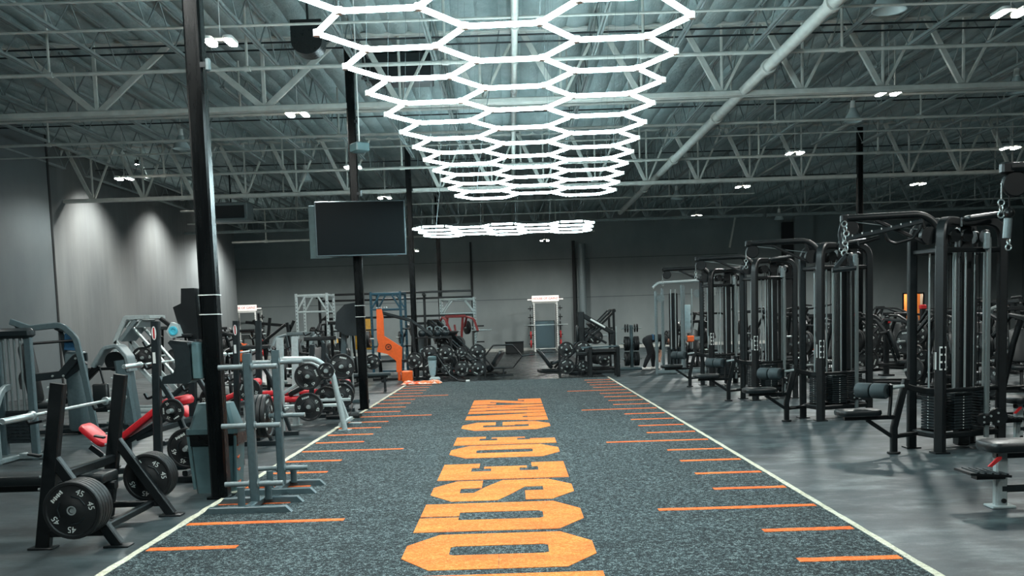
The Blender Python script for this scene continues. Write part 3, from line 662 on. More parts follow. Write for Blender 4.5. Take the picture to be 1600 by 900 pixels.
# weight trees on the turf edge
def weight_tree():
    t = thing('weight_tree', 'empty slate grey weight tree beside the nearest black column', 'weight rack', (-2.47, 8.92, 0))
    obj('post', MB().bar([(0, 0, 0.05), (0, 0, 1.46)], 0.075, 0.075, (0, 1, 0), ch=0.14), GREY, t)
    for z in (1.335, 0.785, 0.235):
        for s in (-1, 1):
            a = MB(); a.cyl((s * 0.03, 0, z), (s * 0.275, 0, z), 0.0245, 14, ch=0.003); a.cyl((s * 0.037, 0, z), (s * 0.047, 0, z), 0.04, 14); obj('plate_peg', a, MID, t)
    for y in (-0.26, 0.22):
        a = MB(); a.bar([(-0.35, y, 0.035), (0.35, y, 0.035)], 0.07, 0.07, ch=0.1)
        for s in (-1, 1): a.prism([(0.35 * s, 0.0), (0.42 * s, 0.0), (0.35 * s, 0.07)], (0, y + 0.035, 0), (1, 0, 0), (0, 0, 1), 0.07)
        for x in (-0.1, 0.12): a.cyl((x, y - 0.034, 0.035), (x, y - 0.042, 0.035), 0.012, 8)
        obj('foot', a, GREY, t)
    obj('base_spine', MB().bar([(0, -0.26, 0.045), (0, 0.22, 0.045)], 0.075, 0.06), GREY, t)
    for x, y in ((-0.07, -0.2), (0.09, 0.15)): obj('bar_holder', MB().cyl((x, y, 0.06), (x, y, 0.24), 0.034, 14), GREY, t)
    return t
wt = weight_tree(); remember(wt)
dup(wt, (-2.44, 9.86, 0), 0, 'slate grey weight tree with a few plates, second one behind the column')
for k in range(4): plate('45', (-2.555 - 0.047 * k, 9.86, 0.785 - 0.0), f'{ORD[k]} plate from the post on the left middle peg of the second weight tree', 'plates on the second weight tree', PI / 2)

# teal-grey rubbish bin behind the first column
t = thing('rubbish_bin', 'tall slim teal-grey rubbish bin tucked behind the nearest black column', 'bin', (-3.12, 9.98, 0))
def frustum(mb, x0, y0, z0, x1, y1, z1, q=0.03):
    def ring(x, y, z): return [Vector(p) for p in ((-x + q, -y, z), (x - q, -y, z), (x, -y + q, z), (x, y - q, z), (x - q, y, z), (-x + q, y, z), (-x, y - q, z), (-x, -y + q, z))]
    return mb.rings([ring(x0, y0, z0), ring(x1, y1, z1)])
a = MB(); frustum(a, 0.205, 0.15, 0, 0.25, 0.19, 0.66)
for s in (-1, 1): a.bar([(s * 0.212, -0.16, 0.05), (s * 0.24, -0.19, 0.6)], 0.03, 0.03, (0, 1, 0))
obj('body', a, BIN, t)
a = MB(); frustum(a, 0.265, 0.205, 0.62, 0.265, 0.205, 0.675); frustum(a, 0.24, 0.185, 0.675, 0.165, 0.12, 0.93); obj('lid', a, BIN, t)
a = MB(); frustum(a, 0.257, 0.197, 0.5, 0.262, 0.202, 0.63); obj('bin_liner', a, BAG, t)
a = MB()
for k in range(4): a.tube([(0.236, -0.17 + 0.02, 0.12 + 0.13 * k), (0.245, -0.13, 0.1 + 0.13 * k), (0.24, -0.08, 0.12 + 0.13 * k)], 0.007, n=6)
obj('side_tag', a, ORANGE, t)

# white bench station with curved tube legs and its plates
t = thing('bench_press', 'silver bench press with curved tubular legs loaded with black plates', 'bench press', (-3.75, 15.3, 0))
for s in (0, 1.05):
    obj('upright', MB().bar([(0, s, 0), (0.05, s, 1.52)], 0.11, 0.07, (0, 1, 0), ch=0.12), SILVER, t)
    obj('leg', MB().tube([(0.03, s, 1.18), (0.6, s, 1.17), (0.86, s, 0.95), (1.02, s, 0.02)], 0.044, 0.3, 12, (0, 1, 0)) if s == 0 else MB().bar([(0.03, s, 1.18), (0.62, s, 0.9), (0.9, s, 0.03)], 0.07, 0.06, (0, 1, 0), 0.1), SILVER, t)
    a = MB(); a.box((1.02, s, 0.01), (0.2, 0.14, 0.02)); a.box((0, s, 0.01), (0.2, 0.14, 0.02)); obj('foot', a, SILVER, t)
    d = -1 if s == 0 else 1
    for x, z in ((0.5, 0.9), (0.5, 0.42), (0.8, 0.98)):
        obj('plate_peg', MB().cyl((x, s, z), (x, s + d * 0.26, z), 0.024, 12), STEEL, t)
    a = MB(); a.bar([(0.04, s, 0.62), (0.52, s, 0.9)], 0.05, 0.05, (0, 1, 0)); a.bar([(0.02, s, 0.42), (0.95, s, 0.42)], 0.05, 0.05, (0, 1, 0)); obj('brace', a, SILVER, t)
    h = MB(); h.bar([(0.0, s, 1.36), (-0.13, s, 1.3), (-0.15, s, 1.36)], 0.02, 0.06, (0, 1, 0), 0.02); obj('bar_hook', h, BLACK, t)
obj('seat', MB().pad((-0.15, 0.52, 0.5), (1.3, 0.3, 0.09), None, 0.03, 0.08), PADRED, t)
obj('backrest', MB().pad((0.35, 0.52, 0.72), (0.7, 0.28, 0.08), ry(math.radians(-25)), 0.03, 0.06), PADBLACK, t)
a = MB(); a.bar([(-0.8, 0.52, 0.42), (0.5, 0.52, 0.42)], 0.08, 0.07); a.bar([(-0.7, 0.52, 0.4), (-0.7, 0.52, 0)], 0.07, 0.07); a.bar([(0.02, 0, 0.42), (0.02, 1.05, 0.42)], 0.07, 0.07); a.bar([(0.95, 0, 0.1), (0.95, 1.05, 0.1)], 0.06, 0.06); obj('bench_frame', a, SILVER, t)
plate('45', (-3.25, 15.1, 0.42), 'large 45 plate low on the silver bench press, facing the camera', None, 0, 0.5)
plate('45', (-3.25, 15.14, 0.9), 'upper large plate on the silver bench press, facing the camera', None, 0, 2.0, scale=0.95)
plate('10', (-2.95, 15.1, 0.98), 'small plate on the curved leg of the silver bench press', None, 0, 0.2)
plate('45', (-3.25, 16.55, 0.42), 'plate low on the far side of the silver bench press', None, 0); plate('45', (-2.95, 16.5, 0.98), 'plate on the far curved leg of the silver bench press', None, 0, 1.0)
tall_bench(17.6, 'dark bench press behind the silver one, red pad between large plates', DARK, PADRED, 0, 1.35, -3.75, 1.1, False)
for k, (x, y, z) in enumerate(((-3.1, 17.2, 0.43), (-3.35, 17.48, 0.4), (-3.35, 18.8, 0.4))): plate('45', (x, y, z), ('right-hand plate in front of the dark bench behind the silver bench', 'left-hand plate in front of the dark bench behind the silver bench', 'plate on the far side of the dark bench behind the silver bench')[k], None, 0, 0.4 + k)
t = thing('plate_stand', 'black toaster-style plate stand under the right-hand plate of the dark bench', 'weight rack', (-3.1, 17.35, 0)); a = MB(); a.bar([(-0.3, 0, 0.04), (0.3, 0, 0.04)], 0.3, 0.06); [a.bar([(s * 0.13, -0.12, 0.05), (s * 0.13, 0.14, 0.24)], 0.03, 0.03) for s in (-1, 1)]; obj('base', a, BLACK, t)
a = MB(); a.tube([(-0.2, 0.12, 0.05), (-0.2, 0.12, 0.95), (0.15, 0.12, 1.02)], 0.025, 0.1); obj('handle', a, DARK, t)

# ------------------------------------------------------------------ cable towers on the right
def loc_bar(mb, pts, w, h, n): mb.bar(pts, w, h, n, 0.2)
SLIDE = mat('dull_chrome', (112, 121, 121), 0.38, 0.5)
P1, P2, P3, P4, CC = (0, 0), (-0.12, 0.5), (0.85, 0.3), (0.73, 0.8), (0.37, 0.4)
def cable_tower(label, zc=0.37):
    t = thing('cable_tower', label, 'cable machine', (0, 0, 0))
    for p in (P1, P2, P3, P4):
        d = Vector((CC[0] - p[0], CC[1] - p[1], 0)); d.normalize(); n = Vector((-d.y, d.x, 0))
        q = Vector((p[0], p[1], 0)) + d * 0.45
        a = MB(); a.bar([(p[0], p[1], 0), (p[0], p[1], 2.66), (q.x, q.y, 2.67)], 0.1, 0.115, n, 0.21, 0.16, 8); a.box((p[0], p[1], 0.008), (0.17, 0.17, 0.016)); obj('post', a, BLACK, t)
    def ring(z, w, h, m_, nm):
        a = MB()
        for A, B in ((P2, P1), (P1, P3), (P3, P4), (P4, P2)): a.bar([(*A, z), (*B, z)], w, h, ch=0.25)
        return obj(nm, a, m_, t)
    ring(2.33, 0.05, 0.06, BLACK, 'crossbar'); ring(0.2, 0.06, 0.07, BLACK, 'base_rail'); ring(0.72, 0.05, 0.05, BLACK, 'middle_rail')
    obj('core_column', MB().box((0.47, 0.47, 1.32), (0.14, 0.17, 2.6), ch=0.015), BLACK, t)
    obj('top_cover', MB().pad((0.53, 0.12, 2.70), (0.44, 0.14, 0.07), Matrix.Rotation(0.12, 3, 'Z') @ ry(math.radians(-6)), 0.03, 0.03), PADBLACK, t); obj('top_cover', MB().pad((0.12, 0.36, 2.68), (0.3, 0.12, 0.06), rz(0.9), 0.025, 0.03), PADBLACK, t)
    for A, B, fr in ((P2, P1, 0.5), (P1, P3, 0.42), (P3, P4, 0.5), (P4, P2, 0.5)):
        A_, B_ = Vector((*A, 0)), Vector((*B, 0)); u = (B_ - A_).normalized(); nin = Vector((-u.y, u.x, 0)); mid = A_.lerp(B_, fr) + nin * 0.1
        if (Vector((*CC, 0)) - mid).dot(nin) < 0: nin = -nin; mid = A_.lerp(B_, fr) + nin * 0.1
        rot = rz(math.atan2(u.y, u.x)); a = MB()
        for k in range(13): a.box(mid + Vector((0, 0, 0.265 + 0.0335 * k)), (0.26, 0.13, 0.027), rot, 0.004)
        so = obj('weight_stack', a, STACK, t)
        a = MB()
        for k in range(12): a.box(mid - nin * 0.0665 + Vector((0, 0, 0.265 + 0.0335 * k)), (0.014, 0.002, 0.012), rot)
        obj('number_marking', a, MARK, so)
        [obj('guide_rod', MB().cyl(mid + u * s * 0.075 + Vector((0, 0, 0.66)), mid + u * s * 0.075 + Vector((0, 0, 2.33)), 0.0125, 10), CHROME, t) for s in (-1, 1)]
        a = MB(); a.tube([mid + Vector((0, 0, 0.7)), mid + Vector((0, 0, 2.5))], 0.005, n=5); a.tube([mid + nin * 0.06 + Vector((0, 0, 0.3)), mid + nin * 0.05 + Vector((0, 0, 2.5))], 0.004, n=5); obj('cable', a, BAG, t)
        for s in (-0.09, 0.09): obj('pulley', MB().cyl(mid + u * s - nin * 0.02 + Vector((0, 0, 2.5)), mid + u * s + nin * 0.02 + Vector((0, 0, 2.5)), 0.075, 16), BLACK, t)
    # adjustable chrome column with its carriage
    cx, cy = 0.585, 0.1
    a = MB(); a.bar([(cx, cy, 0.16), (cx, cy, 2.46)], 0.05, 0.05, (0, 1, 0)); obj('slide_column', a, SLIDE, t)
    a = MB(); a.box((cx - 0.02, cy, zc), (0.13, 0.12, 0.13), ch=0.02); a.cyl((cx - 0.08, cy - 0.07, zc), (cx - 0.08, cy - 0.03, zc), 0.06, 16); a.cyl((cx + 0.13, cy - 0.03, zc + 0.02), (cx + 0.13, cy + 0.01, zc + 0.02), 0.105, 20); co = obj('carriage', a, BLACK, t)
    a = MB(); [a.cyl((cx + x, cy - 0.061 if x < 0.1 else cy - 0.031, zc + z), (cx + x, cy - 0.075 if x < 0.1 else cy - 0.045, zc + z), 0.013, 8) for x, z in ((-0.06, 0.03), (0.02, 0.04), (0.02, -0.04), (-0.06, -0.03), (0.12, 0.07), (0.12, -0.03))]; obj('bolt', a, STEEL, co)
    a = MB(); a.box((0.545, 0.06, 2.42), (0.07, 0.05, 0.2), ch=0.015); obj('column_bracket', a, MID, t)
    # pictogram placard on the front post
    po = obj('placard', MB().box((0.0, -0.0605, 1.1), (0.075, 0.006, 0.27)), WHITE, t); obj('side_placard', MB().box((-0.0605, 0.0, 1.07), (0.006, 0.05, 0.2)), WHITE, t)
    a = MB(); [a.box((sx * 0.018, -0.0645, 1.1 + z), (0.024, 0.002, 0.062)) for sx in (-1, 1) for z in (-0.085, 0.0, 0.085)]; obj('pictogram', a, BLACK, po)
    # seat station on the side facing the turf
    a = MB(); a.bar([(-0.5, 0.08, 0), (-0.5, 0.08, 0.3), (-0.42, 0.08, 0.62), (-0.36, 0.09, 0.86)], 0.075, 0.065, (0, 1, 0), 0.15); obj('leg', a, BLACK, t)
    obj('foot', MB().cyl((-0.5, 0.08, 0), (-0.5, 0.08, 0.025), 0.075, 18, ch=0.005), RUBBER, t)
    a = MB(); a.bar([(-0.4, 0.08, 0.80), (-0.3, 0.09, 0.76), (-0.12, 0.1, 0.715), (0.0, 0.06, 0.71)], 0.05, 0.07, (0, 0, 1), 0.1); obj('side_rail', a, BLACK, t); obj('low_rail', MB().tube([(-0.5, 0.08, 0.2), (-0.15, 0.3, 0.2)], 0.028), BLACK, t)
    a = MB(); a.bar([(-0.46, 0.08, 0.43), (-1.08, 0.08, 0.43)], 0.06, 0.05); a.bar([(-0.52, 0.08, 0.2), (-0.82, 0.08, 0.41)], 0.045, 0.045); obj('seat_frame', a, BLACK, t)
    obj('seat', MB().pad((-0.92, 0.08, 0.495), (0.5, 0.3, 0.075), None, 0.025, 0.08), PADBLACK, t)
    ax = Vector((0.125, -0.15, 0)); c0 = Vector((-0.86, 0.26, 0.74))
    for k in range(2): obj('foam_roller', MB().lathe([(0.02, 0), (0.08, 0.0), (0.09, 0.012), (0.09, 0.165), (0.08, 0.177), (0.03, 0.177), (0.03, 0.171), (0.001, 0.171)], c0 + ax * k, ax, 20), FOAM, t)
    a = MB(); a.cyl(c0 + ax * 1.1 + Vector((0, 0, 0.0)), (-0.39, 0.06, 0.79), 0.02, 10); obj('roller_shaft', a, STEEL, t)
    a = MB(); a.bar([(-0.58, -0.04, 0.82), (-0.57, 0.0, 0.62), (-0.56, 0.07, 0.42)], 0.07, 0.02, (1, 0, 0)); obj('roller_bracket', a, BLACK, t)
    # pull-down arm reaching over the seat
    a = MB(); a.tube([(0.06, 0.06, 2.5), (-0.12, 0.1, 2.745), (-1.02, 0.16, 2.73)], 0.042, 0.32, 12, (0, 1, 0), 8); a.bar([(-0.7, 0.14, 2.7), (-0.14, 0.1, 2.42)], 0.04, 0.04, (0, 1, 0)); a.bar([(-0.2, 0.1, 2.73), (-0.12, 0.1, 2.5)], 0.04, 0.04, (0, 1, 0)); obj('arm', a, BLACK, t)
    a = MB(); a.box((-1.04, 0.16, 2.73), (0.1, 0.07, 0.09), ch=0.015); obj('arm_tip', a, BLACK, t); a = MB(); a.lathe([(0.02, 0), (0.09, 0), (0.1, 0.01), (0.1, 0.03), (0.09, 0.04), (0.02, 0.04)], (-0.98, 0.14, 2.61), (0, 1, 0), 20); obj('pulley', a, BLACK, t); obj('pulley', MB().cyl((-0.1, 0.06, 2.5), (-0.1, 0.14, 2.5), 0.1, 18), BLACK, t)
    a = MB(); a.tube([(-1.08, 0.16, 2.62), (-1.08, 0.16, 2.5)], 0.006, n=6); a.tube([(-0.95, 0.16, 2.69), (-0.1, 0.12, 2.56)], 0.005, n=5)
    for k in range(3): a.lathe([(0.024, -0.006), (0.03, 0), (0.024, 0.006), (0.018, 0)], (-1.08, 0.16, 2.47 - 0.045 * k), (1, 0, 0) if k % 2 else (0, 1, 0), 12, True)
    obj('carabiner', a, STEEL, t)
    return t
SEATP = ('low_rail', 'leg', 'foot', 'side_rail', 'seat_frame', 'seat', 'foam_roller', 'roller_shaft', 'roller_bracket')
tw = cable_tower('black cable tower nearest the camera, with seat and foam rollers'); remember(tw)
dup(tw, (4.68, 14.6, 0), 0, 'second black cable tower from the camera, beside the hanging bar')
dup(tw, (4.62, 18.3, 0), 0, 'third black cable tower from the camera, with thick foam rollers over its seat')
dup(tw, (4.6, 22.2, 0), 0, 'farthest black cable tower, next to the silver crossover frame')
dup(tw, (4.86, 7.3, 0), 0, 'black cable tower at the frame edge, only its pull-down pulley in view', skip=SEATP)
tw.location = (4.9, 11.0, 0)
# things hung on the towers
t = thing('pull_down_bar', 'long straight pull-down bar with rubber grips slung from the nearest cable tower', 'pull-down bar', (4.9, 11.0, 0))
a = MB(); a.bar([(-1.06, 0.05, 2.49), (-0.2, 0.05, 2.66)], 0.05, 0.05, (0, 1, 0)); obj('bar', a, DARK, t)
a = MB(); [a.box((-1.0 + 0.11 * k, 0.022, 2.505 + 0.0217 * k + 0.02), (0.01, 0.004, 0.02)) for k in range(7)]; obj('length_marking', a, WHITE, t)
a = MB(); a.tube([(-0.62, 0.06, 2.55), (-0.58, 0.06, 2.45), (-0.5, 0.06, 2.42), (-0.3, 0.06, 2.47), (-0.22, 0.06, 2.58), (-0.2, 0.06, 2.64)], 0.018, 0.08); a.cyl((-0.9, 0.12, 2.44), (-0.66, 0.12, 2.5), 0.028, 12); obj('hanging_grip', a, BLACK, t)
t = thing('chain_strap', 'bundle of carabiners and straps on the arm tip of the nearest cable tower', 'strap', (3.82, 11.06, 2.3))
a = MB()
for k in range(7): a.lathe([(0.03, -0.008), (0.039, 0), (0.03, 0.008), (0.021, 0)], (0.0 + 0.012 * (k % 3), 0.0, 0.36 - 0.055 * k), (1, 0.2, 0) if k % 2 else (0.1, 1, 0), 12, True)
obj('link', a, STEEL, t)
a = MB(); a.bar([(-0.02, 0, 0.4), (-0.05, 0.02, 0.25), (-0.03, 0.0, 0.08)], 0.035, 0.012, (0, 1, 0)); a.bar([(0.03, 0, 0.02), (-0.1, 0.0, -0.13)], 0.045, 0.03, (0, 1, 0)); a.bar([(0.03, 0, 0.02), (0.09, 0.0, -0.12)], 0.045, 0.03, (0, 1, 0)); a.cyl((-0.14, 0, -0.16), (0.13, 0, -0.14), 0.03, 12); obj('strap_handle', a, DARK, t)
t = thing('cable_grip', 'single pull handle dangling on a cable at the right frame edge', 'pull handle', (3.84, 7.46, 2.1))
a = MB(); a.cyl((-0.015, 0, 0.1), (-0.005, 0, 0.25), 0.03, 14); obj('grip', a, MID, t)
a = MB(); a.ball((0, 0, 0.29), 0.042, 14); a.tube([(0.0, 0, 0.3), (0.0, 0, 0.42), (-0.03, 0, 0.5), (0.04, 0, 0.53)], 0.008, 0.03, 6); obj('stop_ball', a, BAG, t)
a = MB(); a.lathe([(0.022, -0.006), (0.028, 0), (0.022, 0.006), (0.016, 0)], (0, 0, 0.03), (0, 1, 0), 12, True); a.lathe([(0.022, -0.006), (0.028, 0), (0.022, 0.006), (0.016, 0)], (0, 0, 0.075), (1, 0, 0), 12, True); obj('carabiner', a, STEEL, t)

# foreground seat at the right edge
def low_bench(loc, label, rot=0):
    t = thing('row_bench', label, 'bench', loc, rot)
    a = MB(); a.bar([(0, 0, 0), (0, 0, 0.47)], 0.1, 0.075, (0, 1, 0)); a.box((0, 0, 0.01), (0.2, 0.16, 0.02), ch=0.004); obj('post', a, SILVER, t)
    obj('seat', MB().pad((0.2, 0, 0.52), (0.72, 0.34, 0.09), None, 0.03, 0.09), PADBLACK, t)
    a = MB(); a.box((-0.16, -0.02, 0.30), (0.34, 0.3, 0.02), ry(0.08)); a.box((-0.1, 0, 0.27), (0.24, 0.1, 0.05)); fo = obj('foot_plate', a, BLACK, t)
    a = MB(); [a.box((-0.26 + 0.06 * k, -0.02, 0.322 - 0.005 * k), (0.02, 0.28, 0.012), ry(0.08)) for k in range(5)]; obj('tread', a, DARK, fo)
    a = MB(); a.prism([(-0.16, 0.365), (-0.13, 0.36), (-0.05, 0.425), (-0.05, 0.445), (-0.08, 0.44)], (0, -0.1, 0), (1, 0, 0), (0, 0, 1), 0.02); obj('lever', a, RED, t)
    a = MB(); a.bar([(0, 0, 0.16), (0.5, 0, 0.16)], 0.08, 0.06); a.bar([(0.46, 0, 0), (0.46, 0, 0.47)], 0.08, 0.07, (0, 1, 0)); a.bar([(-0.05, 0, 0.44), (0.5, 0, 0.44)], 0.07, 0.05); obj('frame', a, DARK, t)
    a = MB(); a.cyl((0.01, -0.04, 0.06), (0.01, -0.055, 0.06), 0.02, 10); obj('bolt', a, BAG, t)
    return t
lb = low_bench((4.05, 7.95, 0), 'black padded bench with footplate and red lever, nearest the right edge'); remember(lb)
dup(lb, (6.2, 11.75, 0), 0.2, 'black padded bench half hidden behind the nearest cable tower')
# ------------------------------------------------------------------ plate-loaded machines (generic builder with many settings)
def lever_machine(loc, rot, label, frame=BLACK, pad=PADBLACK, h=1.7, arm=0.75, droop=-0.3, pl=2, variant=0, accent=None, name='lever_machine', pk='45'):
    t = thing(name, label, 'gym machine', loc, rot); R = Matrix.Rotation(rot, 4, 'Z'); L = Vector(loc)
    def W(p): return L + R @ Vector(p)
    a = MB()
    for s in (-0.38, 0.38): a.bar([(s, -0.55, 0.04), (s, 0.75, 0.04)], 0.07, 0.07)
    a.bar([(-0.38, 0.62, 0.04), (0.38, 0.62, 0.04)], 0.07, 0.07); a.bar([(-0.38, -0.35, 0.04), (0.38, -0.35, 0.04)], 0.07, 0.07); obj('base_frame', a, frame, t)
    for s in (-0.32, 0.32): obj('post', MB().bar([(s, 0.6, 0.05), (s * 0.9, 0.35, h * 0.72), (s * 0.85, 0.2, h)], 0.08, 0.06, (1, 0, 0), 0.2), frame, t)
    a = MB(); a.bar([(-0.36, 0.2, h), (0.36, 0.2, h)], 0.09, 0.09); a.bar([(0, 0.28, h * 0.85), (0, 0.0, 0.45)], 0.06, 0.06, (1, 0, 0)); a.bar([(-0.32, 0.5, 0.45), (0.32, 0.5, 0.45)], 0.06, 0.06); a.bar([(0, 0.5, 0.42), (0, -0.3, 0.4)], 0.07, 0.06); a.bar([(0, -0.28, 0.4), (0, -0.35, 0.05)], 0.06, 0.06, (1, 0, 0)); obj('crossbar', a, frame, t)
    obj('seat', MB().pad((0, -0.22, 0.47), (0.4, 0.42, 0.09), None, 0.03, 0.08), pad, t)
    obj('backrest', MB().pad((0, 0.06, 0.88), (0.34, 0.68, 0.09), rx(math.radians(72)), 0.03, 0.08), pad, t)
    for s in (-1, 1):
        a = MB(); x = s * 0.44
        a.bar([(x, 0.25, h - 0.02), (x * 1.15, 0.25 - arm * 0.55, h + droop * 0.2), (x * 1.1, 0.25 - arm, h + droop)], 0.06, 0.07, (1, 0, 0), 0.25); a.tube([(x * 1.1, 0.25 - arm, h + droop), (x * 0.7, 0.2 - arm, h + droop - 0.02)], 0.02); a.bar([(x, 0.25, h - 0.02), (x * 1.2, 0.62, h - 0.35 - 0.1 * variant)], 0.06, 0.06, (1, 0, 0))
        ao = obj('lever_arm', a, accent or frame, t); obj('grip', MB().cyl((x * 1.12, 0.25 - arm, h + droop), (x * 0.68, 0.2 - arm, h + droop - 0.02), 0.026, 10), RUBBER, ao)
        pts = [(x * 1.2, 0.62, h - 0.38 - 0.1 * variant)] + ([(s * 0.38, 0.6, 0.55)] if variant else []) + ([(s * 0.38, -0.1, 0.5)] if pl > 3 else [])
        for q, p in enumerate(pts):
            obj('plate_horn', MB().cyl(p, (p[0] + s * 0.3, p[1], p[2]), 0.025, 10), STEEL, t)
            for k in range(min(pl, 3) if q == 0 else 1):
                wp = W((p[0] + s * (0.07 + 0.047 * k), p[1], p[2]))
                plate(pk, wp, ('inner', 'middle', 'outer')[k] + (' upper ' if q == 0 else ' lower ' if q == 1 else ' front ') + ('left' if s < 0 else 'right') + ' plate on the ' + ' '.join(label.split()[:9]), 'plates on ' + label, rot + s * PI / 2, detail=False)
    return t
def leg_press(loc, rot, label, frame=BLACK, pad=PADBLACK, s_=1.0, pl=3, hdr='leg_press'):
    t = thing(hdr, label, 'leg press', loc, rot); R = Matrix.Rotation(rot, 4, 'Z'); L = Vector(loc)
    for s in (-0.34, 0.34):
        obj('sled_rail', MB().bar([(s, -0.2, 0.1), (s, 1.35 * s_, 1.5 * s_)], 0.07, 0.09, (1, 0, 0)), frame, t)
        obj('guide_tube', MB().cyl((s * 0.8, -0.1, 0.3), (s * 0.8, 1.25 * s_, 1.5 * s_), 0.025, 12), DARK, t)
    a = MB(); a.bar([(-0.45, 1.3 * s_, 0.04), (0.45, 1.3 * s_, 0.04)], 0.08, 0.07); a.bar([(-0.45, -0.7, 0.04), (0.45, -0.7, 0.04)], 0.08, 0.07)
    for s in (-0.36, 0.36): a.bar([(s, -0.75, 0.04), (s, 1.35 * s_, 0.04)], 0.07, 0.07); a.bar([(s, 1.32 * s_, 0.05), (s, 1.3 * s_, 1.5 * s_)], 0.07, 0.07, (1, 0, 0)); a.bar([(s, 0.5, 0.05), (s, 0.6, 0.8)], 0.06, 0.06, (1, 0, 0))
    a.bar([(-0.36, 1.32 * s_, 1.5 * s_), (0.36, 1.32 * s_, 1.5 * s_)], 0.09, 0.09); obj('base_frame', a, frame, t)
    Rr = rx(math.radians(45)); a = MB(); a.box((0, 0.85 * s_, 1.05 * s_), (0.72, 0.05, 0.5), Rr, 0.01); a.bar([(-0.42, 0.8 * s_, 0.85 * s_), (0.42, 0.8 * s_, 0.85 * s_)], 0.07, 0.07); obj('sled', a, frame, t)
    obj('backrest', MB().pad((0, -0.55, 0.42), (0.44, 0.75, 0.1), rx(math.radians(35 + 90)), 0.03, 0.08), pad, t); obj('seat', MB().pad((0, -0.2, 0.3), (0.44, 0.36, 0.1), rx(math.radians(15)), 0.03, 0.08), pad, t)
    for s in (-1, 1):
        for z, y in ((0.85, 0.8), (0.3, 1.0)):
            p = Vector((s * 0.42, y * s_, z * s_)); obj('plate_horn', MB().cyl(p, p + Vector((s * 0.38, 0, 0)), 0.025, 10), STEEL, t)
            for k in range(pl):
                plate('45', L + R @ (p + Vector((s * (0.08 + 0.047 * k), 0, 0))), ORD[k] + (' sled' if z > 0.5 else ' floor-level') + (' near' if s * math.sin(rot) < 0 else ' far') + ' plate on the ' + ' '.join(label.split()[:9]), 'plates on ' + label, rot + s * PI / 2, detail=False)
    return t
def power_rack(loc, rot, label, m_, w=1.1, d=0.9, h=2.65, header=None, bar=True, braces=True, pegs=True, posts=4, pz=(0.45, 0.95, 1.5)):
    t = thing('power_rack', label, 'power rack', loc, rot)
    for x in (-w / 2, w / 2):
        for y in ((0, d) if posts == 4 else (0,)):
            a = MB(); a.bar([(x, y, 0), (x, y, h)], 0.075, 0.075, (0, 1, 0))
            po = obj('post', a, m_, t)
            a = MB(); [a.cyl((x, y - 0.0385, 0.3 + 0.1 * k), (x, y - 0.0375, 0.3 + 0.1 * k), 0.016, 8) for k in range(int((h - 0.4) / 0.1))]; obj('bolt_hole', a, BAG, po)
    a = MB()
    for y in ((0, d) if posts == 4 else (0,)):
        a.bar([(-w / 2, y, h - 0.06), (w / 2, y, h - 0.06)], 0.06, 0.07)
        if braces:
            for s in (-1, 1): a.bar([(s * w / 2, y, h - 0.55), (s * w * 0.2, y, h - 0.08)], 0.05, 0.05, (0, 1, 0))
            a.bar([(-w / 2, y, h - 0.55), (w / 2, y, h - 0.55)], 0.05, 0.05)
    for x in (-w / 2, w / 2):
        if posts == 4: a.bar([(x, 0, h - 0.06), (x, d, h - 0.06)], 0.06, 0.07); a.bar([(x, -0.3, 0.035), (x, d + 0.1, 0.035)], 0.075, 0.07)
        else: a.bar([(x, -0.4, 0.035), (x, 0.5, 0.035)], 0.075, 0.07)
    a.bar([(-w / 2, d if posts == 4 else 0.3, 0.12), (w / 2, d if posts == 4 else 0.3, 0.12)], 0.06, 0.06); obj('crossmember', a, m_, t)
    if pegs:
        for x, s in ((-w / 2, -1), (w / 2, 1)):
            for z in pz: obj('plate_peg', MB().cyl((x, d * 0.5 if posts == 4 else 0, z), (x + s * 0.3, d * 0.5 if posts == 4 else 0, z), 0.025, 10), BLACK, t)
            if posts == 4: obj('side_rail', MB().bar([(x, 0, 0.45), (x, d, 0.45)], 0.05, 0.05), m_, t); obj('side_rail', MB().bar([(x, 0, 1.5), (x, d, 1.5)], 0.05, 0.05), m_, t); obj('side_rail', MB().bar([(x, 0, 0.95), (x, d, 0.95)], 0.05, 0.05), m_, t)
    a = MB(); [a.bar([(x, -0.02, 1.3), (x, -0.14, 1.28), (x, -0.15, 1.36)], 0.06, 0.02, (1, 0, 0)) for x in (-w / 2, w / 2)]; obj('bar_hook', a, BLACK, t)
    return t

# --- far left row
def tower_stack(loc, label):
    """weight-stack tower with silver posts and a curved foot"""
    t = thing('weight_stack_machine', label, 'gym machine', loc)
    for x in (-0.22, 0.2): obj('post', MB().bar([(x, 0, 0.0), (x, 0, 1.72)], 0.1, 0.08, (0, 1, 0), ch=0.14), GREY, t)
    obj('top_cap', MB().box((0, 0, 1.72), (0.56, 0.2, 0.14), ch=0.04), DARK, t)
    a = MB(); [a.cyl((x, -0.02, 0.3), (x, -0.02, 1.66), 0.018, 10) for x in (-0.13, -0.06, 0.02, 0.1)]; obj('guide_rod', a, SLIDE, t)
    a = MB(); [a.box((0, 0.02, 0.25 + 0.045 * k), (0.3, 0.14, 0.038)) for k in range(10)]; obj('weight_stack', a, STACK, t)
    obj('leg', MB().bar([(-0.05, -0.5, 0), (-0.05, -0.5, 0.7), (-0.05, -0.3, 0.98), (-0.1, 0, 1.0)], 0.09, 0.06, (1, 0, 0), 0.3), MID, t)
    a = MB(); a.bar([(-0.4, 0, 0.04), (0.35, 0, 0.04)], 0.09, 0.07); a.bar([(-0.05, -0.55, 0.04), (-0.05, 0.2, 0.04)], 0.08, 0.07); obj('base_frame', a, MID, t)
    return t
tower_stack((-6.75, 13.0, 0), 'grey weight-stack machine with chrome rods at the left edge')
